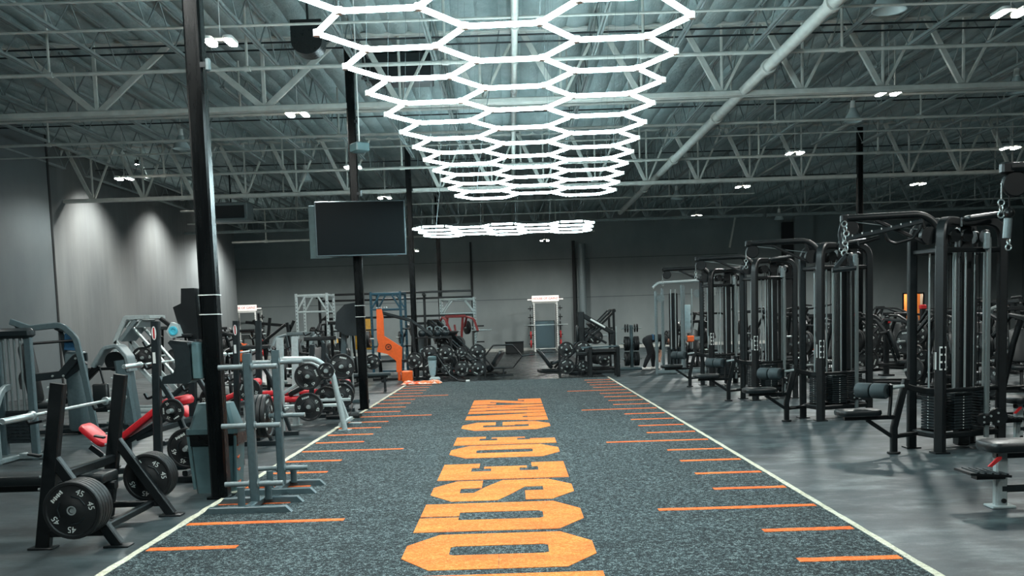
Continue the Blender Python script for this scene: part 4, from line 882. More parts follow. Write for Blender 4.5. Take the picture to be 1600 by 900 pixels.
# shoulder press with an arched frame
t = thing('shoulder_press', 'grey shoulder press with a tall arched frame and black back pad', 'gym machine', (-7.05, 15.8, 0))
obj('arch_frame', MB().bar([(0.12, 0, 0), (-0.02, 0, 1.0), (-0.12, 0, 1.62), (-0.35, 0.02, 1.84), (-0.9, 0.05, 1.8), (-1.2, 0.05, 1.92)], 0.1, 0.06, (0, 1, 0), 0.25), GREY, t)
a = MB(); a.tube([(-1.15, 0.05, 1.9), (-0.98, 0.05, 1.6), (-0.92, 0.05, 1.35), (-1.12, 0.05, 1.0), (-1.1, 0.05, 0.8)], 0.022, 0.12); a.tube([(-1.05, 0.1, 1.54), (-0.15, 0.1, 1.58)], 0.022); obj('handle', a, BLACK, t)
obj('backrest', MB().pad((-1.05, 0.3, 1.04), (0.36, 1.0, 0.13), rz(PI / 2) @ rx(math.radians(82)), 0.04, 0.1), PADBLACK, t)
a = MB(); a.bar([(-0.95, 0.1, 0.98), (-0.45, 0.1, 1.02), (-0.18, 0.1, 1.3), (0.0, 0.1, 1.3)], 0.13, 0.05, (0, 1, 0), 0.1); a.bar([(-0.42, 0.14, 0.98), (-0.05, 0.14, 1.22)], 0.1, 0.05, (0, 1, 0)); lo_ = obj('press_lever', a, DARK, t)
a = MB(); [a.cyl((x, 0.07, z), (x, 0.05, z), 0.018, 10) for x, z in ((-0.58, 1.0), (-0.18, 1.28), (-0.4, 1.0), (-0.08, 1.3))]; obj('bolt', a, STEEL, lo_)
obj('seat', MB().pad((-0.85, 0.35, 0.5), (0.42, 0.42, 0.1), None, 0.035, 0.1), PADBLACK, t)
a = MB(); a.bar([(-0.3, 0.35, 0), (-0.5, 0.35, 1.75)], 0.1, 0.08, (0, 1, 0)); a.bar([(-1.2, 0.35, 0.05), (0.3, 0.35, 0.05)], 0.09, 0.08); a.bar([(0.1, 0, 0.05), (0.1, 0.75, 0.05)], 0.09, 0.08); a.bar([(-0.5, 0.35, 1.75), (-0.45, 0.05, 1.8)], 0.08, 0.08); obj('base_frame', a, DARK, t)
a = MB(); a.pad((-0.28, 0.3, 0.72), (0.3, 0.3, 1.35), None, 0.06, 0.08); obj('stack_shroud', a, GREY, t)
a = MB(); a.box((-0.28, 0.14, 1.55), (0.2, 0.03, 0.28), ry(0.1), 0.01); obj('info_panel', a, BLUECLOTH, t)
obj('yellow_pin', MB().bar([(-1.02, 0.07, 1.16), (-0.95, 0.07, 1.25)], 0.02, 0.02), YELLOW, t)
# hooded leg machine
t = thing('leg_extension', 'grey leg machine with a rounded hood over its cam, near the lit wall', 'gym machine', (-6.75, 16.9, 0))
obj('stack_shroud', MB().bar([(0, 0, 0), (-0.12, 0, 1.2)], 0.24, 0.3, (0, 1, 0), ch=0.2), GREY, t)
obj('hood', MB().bar([(0.03, 0, 1.0), (0.0, 0, 1.25), (-0.15, 0, 1.46), (-0.38, 0, 1.42), (-0.6, 0, 1.1)], 0.07, 0.34, (0, 1, 0), 0.12), MID, t)
obj('cam', MB().cyl((-0.25, -0.05, 1.18), (-0.25, 0.05, 1.18), 0.17, 24), BLACK, t)
a = MB(); a.bar([(-0.55, 0, 1.12), (-1.2, 0, 0.5)], 0.12, 0.12, (0, 1, 0)); a.bar([(-0.95, 0, 1.05), (-0.1, -0.05, 1.06)], 0.05, 0.05, (0, 1, 0)); a.bar([(-0.5, -0.1, 1.1), (-0.42, -0.1, 0.7)], 0.03, 0.03, (0, 1, 0)); obj('lever_arm', a, BLACK, t)
obj('seat', MB().pad((-1.0, 0, 0.55), (0.5, 0.4, 0.1), None, 0.03, 0.08), PADBLACK, t); obj('backrest', MB().pad((-0.5, -0.1, 0.55), (0.28, 0.1, 0.5), None, 0.03, 0.04), PADBLACK, t)
a = MB(); a.bar([(-1.4, 0, 0.05), (0.1, 0, 0.05)], 0.1, 0.08); a.bar([(-1.3, -0.3, 0.05), (-1.3, 0.3, 0.05)], 0.1, 0.08); a.bar([(-1.0, 0, 0.05), (-1.0, 0, 0.5)], 0.08, 0.08); a.bar([(0, -0.35, 0.05), (0, 0.35, 0.05)], 0.1, 0.08); obj('base_frame', a, DARK, t)
# white angled leg press by the wall
t = thing('leg_press', 'silver leg press with a steep angled frame against the lit left wall', 'leg press', (-7.6, 20.3, 0))
for y in (-0.4, 0.4):
    obj('sled_rail', MB().bar([(-0.62, y, 1.5), (0.35, y, 0.35)], 0.1, 0.06, (0, 1, 0)), SILVER, t)
    obj('post', MB().bar([(-0.62, y, 0), (-0.62, y, 1.5), (-0.38, y, 1.98), (0.1, y, 1.98)], 0.09, 0.06, (0, 1, 0), 0.06), SILVER, t)
    obj('guide_tube', MB().cyl((-0.3, y * 0.7, 1.8), (0.5, y * 0.7, 0.8), 0.035, 12), CHROME, t)
    obj('plate_horn', MB().cyl((0.0, y, 1.15), (0.0, y * 1.7, 1.15), 0.025, 10), STEEL, t)
obj('foot_plate', MB().box((-0.35, 0, 1.72), (0.08, 0.8, 0.55), ry(math.radians(40)), 0.01), MID, t)
a = MB(); [a.box((-0.42 + 0.1 * k, 0, 1.86), (0.03, 0.76, 0.2), ry(math.radians(40))) for k in range(4)]; a.bar([(-0.65, -0.4, 0.05), (0.7, -0.4, 0.05)], 0.09, 0.08); a.bar([(-0.65, 0.4, 0.05), (0.7, 0.4, 0.05)], 0.09, 0.08); a.bar([(0.1, -0.45, 1.98), (0.1, 0.45, 1.98)], 0.08, 0.08); obj('base_frame', a, SILVER, t)
obj('backrest', MB().pad((0.65, 0, 0.5), (0.8, 0.45, 0.12), ry(math.radians(-40)), 0.04, 0.08), PADBLACK, t)
a = MB(); a.bar([(0.2, 0, 1.95), (0.5, 0, 1.7), (0.8, 0, 1.75)], 0.08, 0.08, (0, 1, 0), 0.1); obj('safety_lever', a, BLACK, t)
for k in range(3): plate('45', (-7.6, 20.3 - 0.5 - 0.047 * k, 1.15), f'{ORD[k]} plate on the near horn of the silver leg press by the wall', 'plates on the silver leg press', 0)
# dispensers strapped to the first column above the bin
t = thing('paper_towel_dispenser', 'black stepped towel dispenser strapped high on the nearest black column', 'dispenser', (-2.98, 9.5, 0))
obj('housing', MB().prism([(-0.2, 1.6), (-0.29, 1.75), (-0.33, 1.92), (-0.25, 1.955), (-0.24, 2.1), (-0.11, 2.1), (-0.095, 1.6)], (0, 0.13, 0), (1, 0, 0), (0, 0, 1), 0.2), BLACK, t)
obj('chute', MB().box((-0.285, 0.03, 1.87), (0.06, 0.14, 0.1), ry(0.2), 0.012), DARK, t)
t = thing('soap_dispenser', 'small pale dispenser with a round teal disc below the black towel dispenser', 'dispenser', (-2.98, 9.5, 0))
obj('case', MB().prism([(-0.385, 1.685), (-0.33, 1.775), (-0.27, 1.75), (-0.235, 1.64), (-0.34, 1.62)], (0, -0.075, 0), (1, 0, 0), (0, 0, 1), 0.07), SILVER, t)
obj('disc', MB().lathe([(0.001, 0.006), (0.02, 0.006), (0.024, 0.012), (0.042, 0.012), (0.046, 0)], (-0.315, -0.145, 1.69), (0, -1, 0), 20), CYAN, t)
obj('neck', MB().box((-0.22, -0.115, 1.64), (0.16, 0.05, 0.04), None, 0.01), BLACK, t)
t = thing('wipe_dispenser', 'slate grey curved wipe dispenser on the nearest black column, above the bin', 'dispenser', (-2.98, 9.5, 0))
obj('shell', MB().prism([(-0.47, 1.175), (-0.455, 1.245), (-0.35, 1.275), (-0.325, 1.34), (-0.335, 1.5), (-0.385, 1.575), (-0.36, 1.6), (-0.2, 1.575), (-0.175, 1.5), (-0.175, 1.2), (-0.22, 1.17)], (0, 0.14, 0), (1, 0, 0), (0, 0, 1), 0.26), DARK, t)
obj('front_panel', MB().box((-0.135, 0.0, 1.39), (0.075, 0.2, 0.37), None, 0.015), BIN, t)
# dark arms and machines near the wall
for loc, rot, lab, fr, pd, h, arm, dr, pl, va, ac in (
    ((-8.6, 24.5, 0), 0.4, 'dark lever machine standing near the lit wall, left of the first column', BLACK, PADBLACK, 1.75, 0.8, -0.2, 2, 1, None),
    ((-7.2, 23.0, 0), -0.3, 'black lever machine behind the second slate bench, short arms raised', BLACK, PADBLACK, 1.55, 0.7, 0.1, 2, 1, None),
    ((-5.2, 19.0, 0), 0.2, 'black plate machine behind the silver bench press', BLACK, PADBLACK, 1.3, 0.7, -0.3, 2, 1, None),
    ((-8.3, 29.5, 0), 0.1, 'black machine with an orange seat below the partly hidden white sign', BLACK, ORANGE, 1.6, 0.7, -0.2, 2, 1, None),
    ((-5.4, 24.2, 0), -0.2, 'grey plate machine between the silver rack and the second column', MID, PADBLACK, 1.5, 0.8, -0.4, 2, 1, None),
    ((-4.3, 21.6, 0), 0.3, 'black machine just left of the second column, arms hanging low', BLACK, PADBLACK, 1.4, 0.6, -0.3, 3, 1, None),
    ((-4.7, 26.3, 0), 0.0, 'black machine left of the orange lever frame', BLACK, PADBLACK, 1.75, 0.8, -0.2, 3, 1, None),
    ((-3.2, 34.2, 0), 0.3, 'black machine right of the blue rack, behind the third column', BLACK, PADBLACK, 1.65, 0.8, -0.4, 3, 1, None),
    ((-10.3, 33.5, 0), 0.2, 'dark machine deep in the left corner by the lit wall', BLACK, PADBLACK, 1.7, 0.8, -0.3, 2, 1, None),
    ((-6.1, 33.5, 0), 0.6, 'dark machine behind the silver rack, ochre back pad', BLACK, YELLOW, 1.9, 0.8, 0.2, 2, 1, None)):
    lever_machine(loc, rot, lab, fr, pd, h, arm, dr, pl, va, ac)
# tall machine with a grey shell top and chrome rods beside the second column
t = thing('lat_machine', 'machine with a rounded grey shell above two chrome rods, beside the second column', 'gym machine', (-3.4, 20.4, 0))
obj('shell', MB().prism([(-0.33, 1.62), (-0.28, 1.95), (-0.1, 2.12), (0.2, 2.16), (0.22, 1.45), (-0.1, 1.46)], (0, 0.15, 0), (1, 0, 0), (0, 0, 1), 0.3), DARK, t)
a = MB(); [a.cyl((x, 0, 0.15), (x, 0, 1.6), 0.02, 10) for x in (-0.02, 0.16)]; obj('guide_rod', a, CHROME, t)
a = MB(); a.bar([(-0.3, 0.12, 0), (-0.18, 0.12, 1.55)], 0.12, 0.08, (0, 1, 0)); a.bar([(-0.5, 0.1, 0.05), (0.3, 0.1, 0.05)], 0.09, 0.08); a.bar([(0.24, 0.1, 0), (0.22, 0.1, 1.5)], 0.08, 0.08, (0, 1, 0)); obj('frame', a, GREY, t)
obj('seat', MB().pad((-0.2, -0.5, 0.5), (0.4, 0.4, 0.1), None, 0.03, 0.1), PADRED, t); obj('seat_post', MB().bar([(-0.2, -0.5, 0), (-0.2, -0.5, 0.46)], 0.08, 0.08, (0, 1, 0)), GREY, t); obj('seat_rail', MB().bar([(-0.2, -0.7, 0.05), (-0.2, 0.12, 0.05)], 0.08, 0.08), GREY, t)
# low flat bench by the turf edge
t = thing('flat_bench', 'low grey flat bench standing past the second column at the turf edge', 'bench', (-3.65, 24.0, 0), 0.15)
obj('seat', MB().pad((0, 0, 0.43), (1.15, 0.3, 0.08), None, 0.03, 0.06), FOAM, t); a = MB(); a.bar([(-0.5, 0, 0.37), (0.5, 0, 0.37)], 0.07, 0.06); [a.bar([(x, 0, 0), (x, 0, 0.36)], 0.06, 0.06, (0, 1, 0)) for x in (-0.42, 0.42)]; [a.bar([(x, -0.22, 0.03), (x, 0.22, 0.03)], 0.06, 0.06) for x in (-0.42, 0.42)]; obj('frame', a, BLACK, t)
# orange lever frame
t = thing('belt_squat_machine', 'bright orange upright lever machine near the far end of the turf', 'gym machine', (-3.45, 27.4, 0))
fr = [(-0.38, 2.1), (-0.24, 2.1), (-0.2, 1.9), (-0.2, 1.34), (0.3, 1.0), (0.26, 0.3), (0.12, 0.3), (0.12, 0.62), (-0.12, 0.82), (-0.42, 0.9), (-0.36, 1.1), (-0.4, 1.3)]
obj('lever_frame', MB().prism(fr, (0, 0.06, 0), (1, 0, 0), (0, 0, 1), 0.12), ORANGE, t)
a = MB(); a.lathe([(0.07, 0), (0.09, 0), (0.09, 0.01), (0.07, 0.01)], (-0.08, -0.06, 1.02), (0, -1, 0), 20, True); a.bar([(-0.12, -0.066, 1.0), (-0.03, -0.066, 1.05)], 0.015, 0.01, (0, 1, 0)); a.bar([(-0.1, -0.066, 1.05), (-0.05, -0.066, 0.98)], 0.015, 0.01, (0, 1, 0)); obj('emblem', a, BLACK, t)
a = MB(); a.bar([(0.19, 0, 0.05), (0.19, 0, 0.32)], 0.08, 0.08, (0, 1, 0)); a.box((0.42, -0.05, 0.17), (0.3, 0.3, 0.32), ch=0.03); obj('foot', a, ORANGE, t)
a = MB(); a.bar([(-0.3, 0, 2.08), (-0.3, 0.5, 2.0), (0.5, 0.9, 1.75), (1.1, 0.9, 1.3)], 0.08, 0.09, (0, 0, 1)); a.bar([(-0.7, 0.9, 0.05), (1.0, 0.9, 0.05)], 0.09, 0.08); a.bar([(-0.3, 0.05, 0.05), (-0.3, 0.9, 0.05)], 0.09, 0.08); a.bar([(0.6, 0.9, 0.05), (0.5, 0.9, 1.75)], 0.09, 0.09, (0, 1, 0)); a.bar([(-0.55, 0, 0.62), (0.65, 0, 0.62)], 0.08, 0.07); a.bar([(-0.35, 0.3, 0.1), (-0.35, 0.0, 0.66)], 0.08, 0.08, (1, 0, 0)); obj('rear_frame', a, BLACK, t)
a = MB(); [a.ball((-0.38 + 0.07 * k, 0.02 * (k % 2), 2.14), 0.03, 8) for k in range(5)]; obj('chain', a, STEEL, t)
for x in (-0.55, 0.65): obj('plate_peg', MB().cyl((x, 0.0, 0.62), (x, -0.2, 0.62), 0.025, 10), STEEL, t)
plate('45', (-4.0, 27.27, 0.62), 'plate left of the orange lever machine, facing the camera', None, 0, 0.5); plate('45', (-2.8, 27.27, 0.62), 'plate right of the orange lever machine, facing the camera', None, 0, 1.5)
t = thing('towel', 'crumpled orange and white cloth on the turf corner by the third column', 'cloth', (-2.55, 26.15, 0.012))
a = MB(); vs = []; fs = []
for j in range(9):
    for i in range(13): vs.append((-0.5 + i * 0.09 + rnd.uniform(-.02, .02), -0.3 + j * 0.07 + rnd.uniform(-.02, .02), 0.02 + rnd.uniform(0, 0.09) * (1 if 0 < i < 12 and 0 < j < 8 else 0)))
for j in range(8):
    for i in range(12): fs.append((j * 13 + i, j * 13 + i + 1, (j + 1) * 13 + i + 1, (j + 1) * 13 + i))
a.add(vs, fs); TOW = mat('orange_white_cloth', (220, 120, 70), 0.9); nt = TOW.node_tree; tc = nt.nodes.new('ShaderNodeTexCoord').outputs['Object']
nt.links.new(ramp(nt, noise(nt, tc, 5, 2), [(0.42, (216, 84, 40)), (0.5, (226, 214, 200)), (0.6, (214, 110, 60))]), nt.nodes['Principled BSDF'].inputs['Base Color']); obj('fabric', a, TOW, t)
# racks of the far training rig
power_rack((-6.0, 29.0, 0), 0, 'silver power rack left of the second column with a barbell tray', SILVER, 0.92, 1.1, 2.66)
power_rack((-3.93, 30.2, 0), 0, 'petrol blue power rack behind the orange lever machine', BLUE, 0.92, 1.4, 2.68)
power_rack((-1.85, 33.0, 0), 0, 'silver half rack at the right end of the long pull-up rig', SILVER, 1.15, 1.1, 2.5)
t = thing('pull_up_rig', 'long black pull-up rails joining the silver and blue racks', 'pull-up rig', (0, 0, 0))
for y, z in ((31.8, 2.68), (32.6, 2.5), (32.6, 1.9)): obj('rail', MB().bar([(-6.4, y, z), (-1.3, y, z)], 0.07, 0.07), BLACK, t)
for x in (-6.4, -5.1, -2.9): obj('post', MB().bar([(x, 32.2, 0), (x, 32.2, 2.7)], 0.08, 0.08, (0, 1, 0)), BLACK, t); obj('crossmember', MB().bar([(x, 31.8, 2.6), (x, 32.6, 2.6)], 0.07, 0.07), BLACK, t)
barbell((-1.8, 32.85, 1.36), 'barbell on the silver half rack at the rig end', PI / 2)
# header racks with the gym's sign
def sign_rack(loc, label, slabel):
    t = power_rack(loc, 0, label, WHITE, 1.16, 1.2, 2.55, None, False, False, True, 4, (0.4, 0.85, 1.3, 1.75, 2.2))
    a = MB(); a.box((0, -0.06, 2.68), (1.36, 0.05, 0.3), ch=0.01); a.bar([(-0.9, -0.02, 2.64), (0.9, -0.02, 2.64)], 0.06, 0.06); ho = obj('header_sign', a, SIGNW, t)
    me = text_mesh('* HOUSE OF GAINZ *', 0.155, RED, 0.004); o = link('lettering', me, ho); o.location = (0, -0.09, 2.68); o.rotation_euler = (PI / 2, 0, 0)
    for x in (-0.58, 0.58): obj('plate_tree', MB().bar([(x, 0.6, 0.1), (x, 0.6, 2.4)], 0.1, 0.09, (0, 1, 0)), BLACK, t)
    L = Vector(loc)
    for s in (-1, 1):
        for z, k, sc in ((2.2, '10', 1), (1.75, '25', 1), (1.3, '45', 1), (0.85, 'bumper', 1), (0.4, 'bumper', 1)):
            o = plate(k, L + Vector((s * 0.76, 0.6, z)), f'{"black" if z > 1 else "red-hubbed"} plate at {z:.1f} metre height on the {"left" if s < 0 else "right"} of {slabel}', 'plates on ' + slabel, s * PI / 2, detail=False)
            if z < 1: o.data = REDP
    return t
SIGNW = mat('white_sign_face', (246, 240, 234), 0.5, emit=0.2); REDP = plate_mb(0.2, 0.075).mesh('weight_plate', RED)
sign_rack((1.72, 48.6, 0), 'white rack with a red-lettered header sign in the middle of the far wall', 'the far middle rack')
barbell((1.72, 48.46, 1.36), 'chrome barbell across the far middle rack with the white sign', PI / 2)
sign_rack((-13.5, 48.6, 0), 'white rack with a partly hidden header sign in the far left corner', 'the far left rack')
barbell((-13.5, 48.46, 1.36), 'barbell on the far left rack with the partly hidden sign', PI / 2)
slabm = slab('floor', 0.3, 3.1, 47.4, 50.6, 0.0, 0.03, FLOORD)
t = thing('mirror', 'blue-grey mirror panel leaning behind the far middle rack', 'mirror', (1.72, 50.75, 0)); a = MB(); a.box((0, 0, 0.79), (1.0, 0.03, 1.5)); obj('glass', a, mat('mirror_glass', (84, 96, 100), 0.25, 0.8), t); a = MB(); a.box((0, 0.02, 0.79), (1.08, 0.02, 1.56)); obj('frame', a, DARK, t)
t = thing('bumper_box', 'low black storage box left of the far middle rack', 'box', (0.1, 48.0, 0)); obj('body', MB().box((0, 0, 0.27), (0.9, 0.5, 0.54), ch=0.02), RUBBER, t); obj('lid', MB().box((0, 0, 0.56), (0.94, 0.54, 0.05), ch=0.015), DARK, t)
# black leg press, red machine and trap bar at the far end of the turf
leg_press((-1.05, 30.0, 0), math.radians(72), 'long black leg press lying past the far end of the turf', BLACK, PADBLACK, 1.15, 4)
lever_machine((-1.75, 31.4, 0), 0.5, 'dark red framed lever machine behind the black leg press', DARKRED, PADBLACK, 1.85, 0.7, -0.5, 2, 0, DARKRED)
t = thing('trap_bar', 'hexagonal trap bar standing on edge beyond the leg press', 'trap bar', (-0.3, 29.15, 0.0)); a = MB(); hx = [(0.58 * math.cos(PI / 3 * k), 0, 0.58 + 0.4 * math.sin(PI / 3 * k)) for k in range(6)]; hx.append(hx[0])
a.tube(hx, 0.025, 0.04, 8, (0, 1, 0)); obj('hex_frame', a, BLACK, t); a = MB(); a.cyl((-0.58, 0, 0.58), (-1.0, 0, 0.5), 0.025, 10); a.cyl((0.58, 0, 0.58), (0.98, 0, 0.62), 0.025, 10); obj('sleeve', a, DARK, t); a = MB(); a.bar([(0, 0.02, 0.21), (0, 0.3, 0.0)], 0.05, 0.05, (1, 0, 0)); a.bar([(-0.3, 0, 0.02), (0.3, 0, 0.02)], 0.06, 0.04); a.bar([(0, 0, 0.02), (0, 0, 0.22)], 0.05, 0.05, (0, 1, 0)); obj('stand', a, BLACK, t)
# kettlebells on a shelf
t = thing('kettlebell_rack', 'black two-tier shelf of kettlebells behind the third column', 'rack', (-2.4, 29.4, 0)); a = MB(); [a.box((0, 0, z), (1.1, 0.36, 0.05)) for z in (0.55, 1.22)]; obj('shelf', a, BLACK, t); [obj('post', MB().bar([(x, 0, 0), (x, 0, 1.25)], 0.07, 0.1, (0, 1, 0)), BLACK, t) for x in (-0.52, 0.52)]
def kettlebell():
    o = obj('kettlebell', MB().lathe([(0.001, 0), (0.07, 0), (0.11, 0.05), (0.118, 0.11), (0.1, 0.17), (0.05, 0.205), (0.001, 0.21)], n=18), DARK); obj('handle', MB().tube([(-0.06, 0, 0.17), (-0.085, 0, 0.26), (0, 0, 0.3), (0.085, 0, 0.26), (0.06, 0, 0.17)], 0.016, 0.05, 8, (0, 1, 0)), MID, o); return o
kb = kettlebell(); remember(kb)
for k in range(8):
    o = kb if k == 0 else dup(kb); o.location = (-2.76 + 0.24 * (k % 4), 29.4, 1.25 if k < 4 else 0.58); tag(o, f'{ORD[k % 4]} kettlebell from the left on the {("upper", "lower")[k // 4]} shelf', 'kettlebell', 'kettlebells on the shelf')
# upright cleaner with hose
t = thing('vacuum_cleaner', 'pale blue-grey upright cleaner with a long black hose at the turf end', 'vacuum cleaner', (-2.27, 26.95, 0.0))
a = MB(); frustum(a, 0.075, 0.07, 0.2, 0.12, 0.1, 0.62); obj('body', a, PALE, t); a = MB(); a.box((0, 0, 0.68), (0.24, 0.2, 0.12), ch=0.03); obj('lid', a, BIN, t); a = MB(); a.box((0.06, -0.05, 0.08), (0.3, 0.26, 0.14), ch=0.04); a.cyl((0, 0, 0.1), (0, 0, 0.22), 0.06, 12); obj('head', a, SILVER, t)
obj('hose', MB().tube([(0.03, 0, 0.74), (0.12, -0.02, 0.78), (0.3, -0.1, 0.5), (0.5, -0.25, 0.2), (0.75, -0.4, 0.045), (0.95, -0.45, 0.035)], 0.024, 0.15), RUBBER, t); obj('hose_end', MB().cyl((0.95, -0.45, 0.036), (1.05, -0.46, 0.036), 0.03, 10), WHITE, t)
# --- right of the far end
leg_press((1.55, 30.5, 0), math.radians(-84), 'tall black hack squat with many plates at the far right end of the turf', BLACK, PADBLACK, 1.25, 3, 'hack_squat')
t = thing('squat_stand', 'black heavy squat stand tower beside the hack squat', 'gym machine', (2.05, 28.6, 0)); a = MB(); a.bar([(0, 0, 0), (0, 0, 1.85)], 0.2, 0.16, (0, 1, 0)); obj('post', a, BLACK, t); a = MB(); a.bar([(-0.4, 0, 0.04), (1.1, 0, 0.04)], 0.1, 0.08); a.bar([(0, -0.4, 0.04), (0, 0.4, 0.04)], 0.1, 0.08); a.bar([(0.05, 0, 1.75), (0.95, 0, 1.2)], 0.14, 0.12, (0, 1, 0)); a.bar([(0.95, 0, 1.2), (0.9, 0, 0.85)], 0.14, 0.12, (0, 1, 0)); a.bar([(0.1, 0, 1.3), (0.75, 0, 0.9)], 0.07, 0.07, (0, 1, 0)); a.bar([(0.1, 0, 0.95), (0.6, 0, 1.35)], 0.07, 0.07, (0, 1, 0)); obj('frame', a, BLACK, t); obj('pad', MB().pad((-0.12, -0.02, 1.2), (0.08, 0.3, 0.5)), PADBLACK, t); a = MB(); a.box((0.5, -0.075, 1.5), (0.5, 0.004, 0.05), ry(math.radians(31))); obj('decal', a, WHITE, t)
def floor_plate_rack(loc, n, tiers, label, short, dx=0.47):
    """low black rack whose pegs point at the camera"""
    t = thing('plate_rack', label, 'weight rack', loc)
    for z in tiers:
        obj('rail', MB().bar([(-0.25, 0, z), (dx * (n - 1) + 0.25, 0, z)], 0.06, 0.06), BLACK, t)
        for k in range(n):
            obj('plate_peg', MB().cyl((dx * k, 0, z), (dx * k, -0.3, z), 0.025, 10), STEEL, t)
            for q in range(2): plate('45' if (k + int(z * 10)) % 3 else '25', (loc[0] + dx * k, loc[1] - 0.08 - 0.055 * q, z), f'{("back", "front")[q]} plate, {ORD[k]} from left, {("lower", "upper")[z > 0.5]} rail of {short}', 'plates on ' + short, 0, detail=False)
    for x in (-0.2, dx * (n - 1) + 0.2): obj('post', MB().bar([(x, 0, 0), (x, 0, tiers[-1] + 0.1)], 0.07, 0.07, (0, 1, 0)), BLACK, t)
    return t
floor_plate_rack((-2.45, 28.4, 0), 4, (0.29, 0.78), 'low black plate rack in front of the long black leg press', 'the rack before the leg press')
floor_plate_rack((1.55, 27.85, 0), 2, (0.29, 0.78), 'low black plate rack in front of the squat stand', 'the rack before the squat stand')
t = thing('glute_machine', 'black machine of long crossing diagonal beams left of the silver rack', 'gym machine', (-6.9, 27.0, 0))
for A, B in (((-0.6, 0, 0.9), (0.55, 0, 1.75)), ((-0.1, 0.1, 0.6), (0.1, 0.1, 1.95)), ((0.25, 0.05, 0.7), (-0.35, 0.05, 1.9)), ((0.1, 0.2, 0.55), (0.75, 0.2, 1.85)), ((-0.6, 0.15, 1.85), (0.7, 0.15, 1.7)), ((0.75, 0, 0), (0.6, 0, 1.8)), ((-0.6, 0, 0), (-0.6, 0, 0.95))): obj('beam', MB().bar([A, B], 0.08, 0.07, (0, 1, 0)), BLACK, t)
a = MB(); a.bar([(-0.8, 0, 0.04), (0.9, 0, 0.04)], 0.09, 0.08); a.bar([(0, -0.4, 0.04), (0, 0.6, 0.04)], 0.09, 0.08); obj('base_frame', a, BLACK, t)
t = thing('punch_post', 'orange padded post standing left of the crossing-beam machine', 'gym machine', (-8.0, 28.2, 0)); obj('pad', MB().cyl((0, 0, 0.7), (0, 0, 1.25), 0.11, 16, ch=0.03), ORANGE, t); obj('base', MB().lathe([(0.001, 0), (0.3, 0), (0.3, 0.05), (0.06, 0.1), (0.05, 0.7), (0.001, 0.7)], n=16), BLACK, t)
t = thing('heavy_bag', 'ochre padded wall panel on a stand right of the silver rack', 'pad', (-5.15, 33.4, 0)); obj('pad', MB().pad((0, 0, 1.35), (0.62, 0.16, 1.1), None, 0.05, 0.06), YELLOW, t); obj('stand', MB().bar([(0, 0.1, 0), (0, 0.1, 1.9)], 0.09, 0.09, (0, 1, 0)), BLACK, t)
t = thing('sled_bench', 'black low frame with four square legs right of the squat stand', 'bench', (2.62, 27.15, 0)); a = MB(); [a.bar([(x, y, 0), (x, y, 0.78)], 0.1, 0.1, (0, 1, 0)) for x in (-0.45, 0.32) for y in (-0.3, 0.3)]; obj('leg', a, BLACK, t) if False else [obj('leg', MB().bar([(x, y, 0), (x, y, 0.85)], 0.1, 0.1, (0, 1, 0)), BLACK, t) for x in (-0.45, 0.32) for y in (-0.3, 0.3)]; a = MB(); a.box((-0.1, 0, 0.74), (0.9, 0.6, 0.08)); a.bar([(-0.8, 0, 0.66), (0.4, 0, 0.66)], 0.1, 0.1); obj('top', a, RUBBER, t); a = MB(); a.bar([(-0.7, -0.31, 0.84), (0.35, -0.31, 0.86)], 0.04, 0.05); obj('rail', a, GREY, t)
t = thing('utility_bench', 'white-framed bench rack against the far right of the black machines', 'bench', (3.15, 32.6, 0)); a = MB(); a.bar([(0.35, 0, 0), (0.35, 0, 1.35)], 0.09, 0.09, (0, 1, 0)); a.bar([(-0.5, 0, 0), (-0.5, 0, 1.2)], 0.08, 0.08, (0, 1, 0)); a.bar([(-0.6, 0, 1.05), (0.35, 0, 1.05)], 0.07, 0.07); a.bar([(-0.7, 0, 0.6), (0.5, 0, 0.62)], 0.09, 0.08); a.bar([(-0.6, 0, 0.05), (0.5, 0, 0.05)], 0.09, 0.08); obj('frame', a, SILVER, t); a = MB(); [a.cyl((x, 0, z), (x - 0.3, 0, z), 0.03, 10) for x, z in ((0.35, 1.3), (-0.5, 1.3))]; obj('bar_peg', a, BLACK, t)
t = thing('bumper_tree', 'black bumper-plate tree standing left of the bending person', 'weight rack', (3.74, 30.2, 0)); obj('post', MB().bar([(0, 0, 0), (0, 0, 1.4)], 0.1, 0.1, (0, 1, 0)), GREY, t); obj('base', MB().box((0, 0, 0.04), (0.8, 0.6, 0.08), ch=0.02), GREY, t); [obj('plate_peg', MB().cyl((-0.32, 0, z), (0.32, 0, z), 0.025, 10), STEEL, t) for z in (1.3, 0.82, 0.34)]
for z, k in ((1.3, '10'), (0.82, 'bumper'), (0.34, 'bumper')):
    for s in (-1, 1):
        for q in range(2): plate(k, (3.74 + s * (0.11 + 0.078 * q), 30.2, z), f'{("inner", "outer")[q]} {("bottom", "middle", "small top")[int(z > 0.5) + int(z > 1)]} plate on the {("left", "right")[s > 0]} of the bumper-plate tree', 'plates on the bumper tree', s * PI / 2, detail=False)
